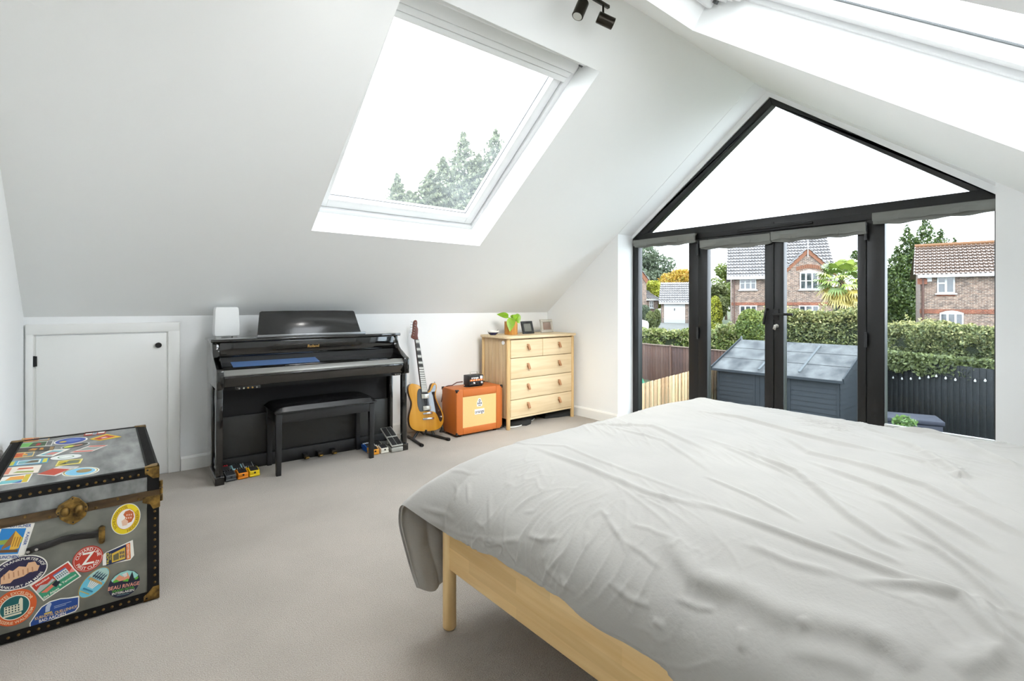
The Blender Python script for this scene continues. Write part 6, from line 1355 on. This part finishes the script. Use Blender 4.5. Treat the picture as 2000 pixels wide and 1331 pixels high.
MB().beam((-.15,-.12,eh-.05),(-.15,SL+.12,eh-.05),.02,.06).build('eaves_board', SLATE, sh)
MB().tube([(dp_/2,SL+.1,rh_),(dp_/2,SL+.1,rh_+.16)], [.05,.015], 6).build('finial', M('weathered_batten', (116,120,124), .8), sh)
# ---------------------------------------------------------------- fences
def fence(label, A, B, ztop, mat, bw_, gap, alt=None, cap=None, post=None, prd=.02, name='board_fence'):
    a, b = W(*A), W(*B); L = (b-a).length; ax = (b-a)/L; T = thing(name, label, 'fence', (a.x,a.y,GZ), math.atan2(ax.y,ax.x)); H = ztop-GZ; n = int(L/(bw_+gap)); base = None; sg = -1 if Vector((-ax.y,ax.x,0)).dot(Vector((CY,SY,0))) > 0 else 1
    ms = mat if isinstance(mat, list) else [mat]; bases = [None]*len(ms)
    for k in range(n):
        i = k % len(ms) if len(ms) == 1 else random.randrange(len(ms))
        if bases[i] is None: bases[i] = MB().box(0,0,.03,bw_,sg*prd,H).build('board', ms[i], T, bevel=.003, seg=1); o = bases[i]
        else: o = copyobj(bases[i], T)
        o.location = (k*(bw_+gap), (alt if alt and k % 2 else 0)*sg, random.uniform(-.01,.005))
    for z in (.35, H*.55, H-.25): MB().box(0,-sg*.05,z,L,0,z+.07).build('rail', ms[0], T)
    if cap: MB().box(-.05,-sg*.06,H,L,sg*.06,H+.035).build('capping', cap, T)
    if post:
        for x in post: MB().box(x-.055,-sg*.05,0,x+.055,sg*.06,H+.06).build('post', ms[-1], T, bevel=.008)
    return T
TONE = .85
PALE = [wood('pale_larch_%d' % k, c, tuple(int(x*.8) for x in c), .8, axis=2, scale=1.5) for k, c in enumerate([(182,150,110),(160,130,96),(194,166,126),(148,114,78)])]
fence('new pale larch board fence below the left panes', (pr(1230,11.3),11.3), (pr(1410,16.0),16.0), -.60, PALE, .098, .010, .02)
TONE = .6
BRNF = [wood('brown_stain_%d' % k, c, tuple(int(x*.75) for x in c), .8, axis=2, scale=1.5) for k, c in enumerate([(104,68,54),(92,62,54),(114,80,66)])]
fence('dark brown panel fence behind the pale fence and the shed', (pr(1228,24.6),24.6), (pr(1475,19.0),19.0), -.62, BRNF, .15, .006, None, M('fence_capping', (140,116,100), .8), [.74, 2.6, 4.5])
BLKF = [M('black_stain', (20,22,25), .8, var=.2, vscale=4, stretch=(4,4,.4)), M('black_stain_b', (18,20,22), .8, var=.2, vscale=4, stretch=(4,4,.4))]
fB0, fB1 = (pr(1726,14.3),14.3), (pr(2040,10.6),10.6)
fence('black stained board fence under the ivy hedge', fB0, fB1, -.25, BLKF, .14, .008)
a, b = W(*fB0), W(*fB1); fx = (b-a).normalized(); fn = Vector((fx.y,-fx.x,0)); 
if fn.dot(Vector((CY,SY,0))) > 0: fn = -fn
sl_ = thing('string_lights', 'string of small white bulbs along the black fence', 'string lights', (a.x,a.y,0)); prev = None; wire = []
for zx, zy in ((170,680),(255,690),(340,690),(425,685),(510,675),(585,665),(675,685),(768,700),(958,710),(1055,708)):
    p = onp(1710+zx*.203, 600+zy*.203, a+fn*.08, fn)-Vector((a.x,a.y,0)); wire.append(p+Vector((0,0,.07)))
    MB().lathe([(0,-.035),(.018,-.028),(.026,-.008),(.018,.014),(.010,.024),(.010,.04),(0,.04)], 10).build('bulb', M('milky_bulb', (236,236,230), .3), sl_, smooth=True).location = p
ww = [];
for i in range(len(wire)-1): ww += [wire[i], (wire[i]+wire[i+1])/2-Vector((0,0,.02))]
MB().tube(ww+[wire[-1]], .006, 5).build('wire', BLACKM, sl_)
bx_ = thing('storage_box', 'dark blue garden storage box before the black fence', 'storage box', W(pr(1772,11.2),11.2,GZ), YAW-math.pi/2-.5); BLU = M('navy_plastic', (14,18,42), .7)
MB().box(-.55,-.35,.0,.55,.35,1.05).build('box_body', BLU, bx_, bevel=.02); MB().box(-.58,-.38,1.05,.58,.38,1.15).build('lid', BLU, bx_, bevel=.02)
for x in (-.3,.3): MB().box(x-.22,-.362,.25,x+.22,-.348,.8).build('moulded_panel', M('navy_plastic_dark', (28,36,76), .5), bx_)
p = W(pr(1766,8.2),8.2,0); sb = thing('slender_shrub', 'small leafy shrub tip showing above the duvet at the right pane', 'shrub', (p.x,p.y,GZ)); zc_ = CAMZ-(826-HY)*8.2/FPX-GZ
leaves('foliage', blob_pts((0,0,zc_), (.17,.17,.13), 260, .2), .075, leafmat('fresh_leaf', [(92,122,58),(120,150,74),(74,104,50)]), sb); MB().tube([(0,0,0),(.02,0,zc_*.6),(0,0,zc_+.08)], [.03,.02,.008], 6).build('stem', BARK, sb)
# ---------------------------------------------------------------- palm
PT = 25.0; p = W(pr(1643,PT),PT); pb = gz(PT); zc_ = CAMZ+(HY-548)*PT/FPX-pb
pm = thing('fan_palm', 'shaggy fan palm in front of the brick house', 'palm', (p.x,p.y,pb))
MB().tube([(0,0,0),(.05,0,zc_*.5),(0,0,zc_)], [.2,.17,.15], 10).build('trunk', BARK, pm, smooth=True)
TONE = .9
PG = [M('palm_green_%d' % k, c, .4, spec=.6) for k, c in enumerate([(112,132,52),(142,156,72),(88,110,48),(176,160,84)])]
rp_ = random.Random(5)
for k in range(58):
    az = k*2.39996; el = math.radians(80-k*2.7); 
    d = Vector((math.cos(az)*math.cos(el), math.sin(az)*math.cos(el), math.sin(el))); L = rp_.uniform(.65,.95); hub = Vector((0,0,zc_))+d*L+Vector((0,0,-.1*L))
    m = MB(); m.tube([(0,0,zc_-.05), Vector((0,0,zc_))+d*L*.5+Vector((0,0,.03)), hub], .014, 5)
    side = d.cross(Vector((0,0,1))); side = side.normalized() if side.length > .05 else Vector((1,0,0)); up = side.cross(d)
    for q in range(15):
        an = math.radians(-105+15*q); bd_ = (d*math.cos(an)+side*math.sin(an)).normalized(); ln = .62*(.75+.25*math.cos(an)); wv_ = bd_.cross(up).normalized()*.048
        mid = hub+bd_*ln*.55+up*.02; tip = hub+bd_*ln+Vector((0,0,-.16-.1*rp_.random()))
        m.add([hub, mid+wv_, tip, mid-wv_], [(0,1,2,3)])
    m.build('palm_leaf', PG[3] if k > 38 else PG[k % 3], pm, fixn=False)
# ---------------------------------------------------------------- parked cars
def car(label, u_end, t, zc_off, col):
    r = pr(u_end,t)-4.15; p = W(r,t); T = thing('parked_car', label, 'car', (p.x,p.y,gz(t)+.03), YAW-math.pi/2)
    body_ = [(0,.35),(.02,.72),(.5,.88),(1.1,.95),(1.75,1.40),(2.9,1.44),(3.6,1.05),(4.05,.95),(4.15,.75),(4.15,.32),(3.7,.22),(.5,.22)]
    MB().prism(body_, (0,0,0), (1,0,0), (0,0,1), (0,-.85,0), (0,.85,0)).build('car_body', col, T, bevel=.07, seg=3)
    gw = M('car_glass', (40,46,52), .08)
    MB().prism([(1.25,.98),(1.8,1.34),(2.85,1.37),(3.4,1.04)], (0,0,0), (1,0,0), (0,0,1), (0,-.86,0), (0,.86,0)).build('side_windows', gw, T)
    for x in (.75,3.35):
        for y in (-.78,.78): MB().cyl((x,y-.1,.3),(x,y+.1,.3),.31,16).build('wheel', BLACKM, T, bevel=.02)
    for y in (-.6,.6): MB().box(4.10,y-.18,.66,4.17,y+.18,.78).build('headlamp', CHROME, T, bevel=.02)
    MB().box(4.12,-.5,.36,4.17,.5,.5).build('grille', BLACKM, T)
car('white car parked nose out beside the topiary', 1262, 42, 0, M('white_car_paint', (232,234,236), .2, coat=.8))
car('pale silver car bonnet showing just above the low hedge', 1277, 33, 0, M('silver_car_paint', (206,214,222), .2, coat=.8))
# green hose reel hanging at the brown fence
p = W(pr(1250,13.2),13.2,0); hs_ = thing('garden_netting', 'green folded garden net at the lower left of the left pane', 'net', (p.x,p.y,GZ))
nm = M('green_net', (70,150,120), .6)
for k in range(7): MB().tube([(.02*k-.05,0,2.05),(.03*k-.06,.01*k,1.75),(.06*k-.08,.0,1.45)], .012, 5).build('net_fold', nm, hs_)
MB().tube([(0,.05,0),(0,.05,2.1)], .02, 6).build('stake', BARK, hs_)
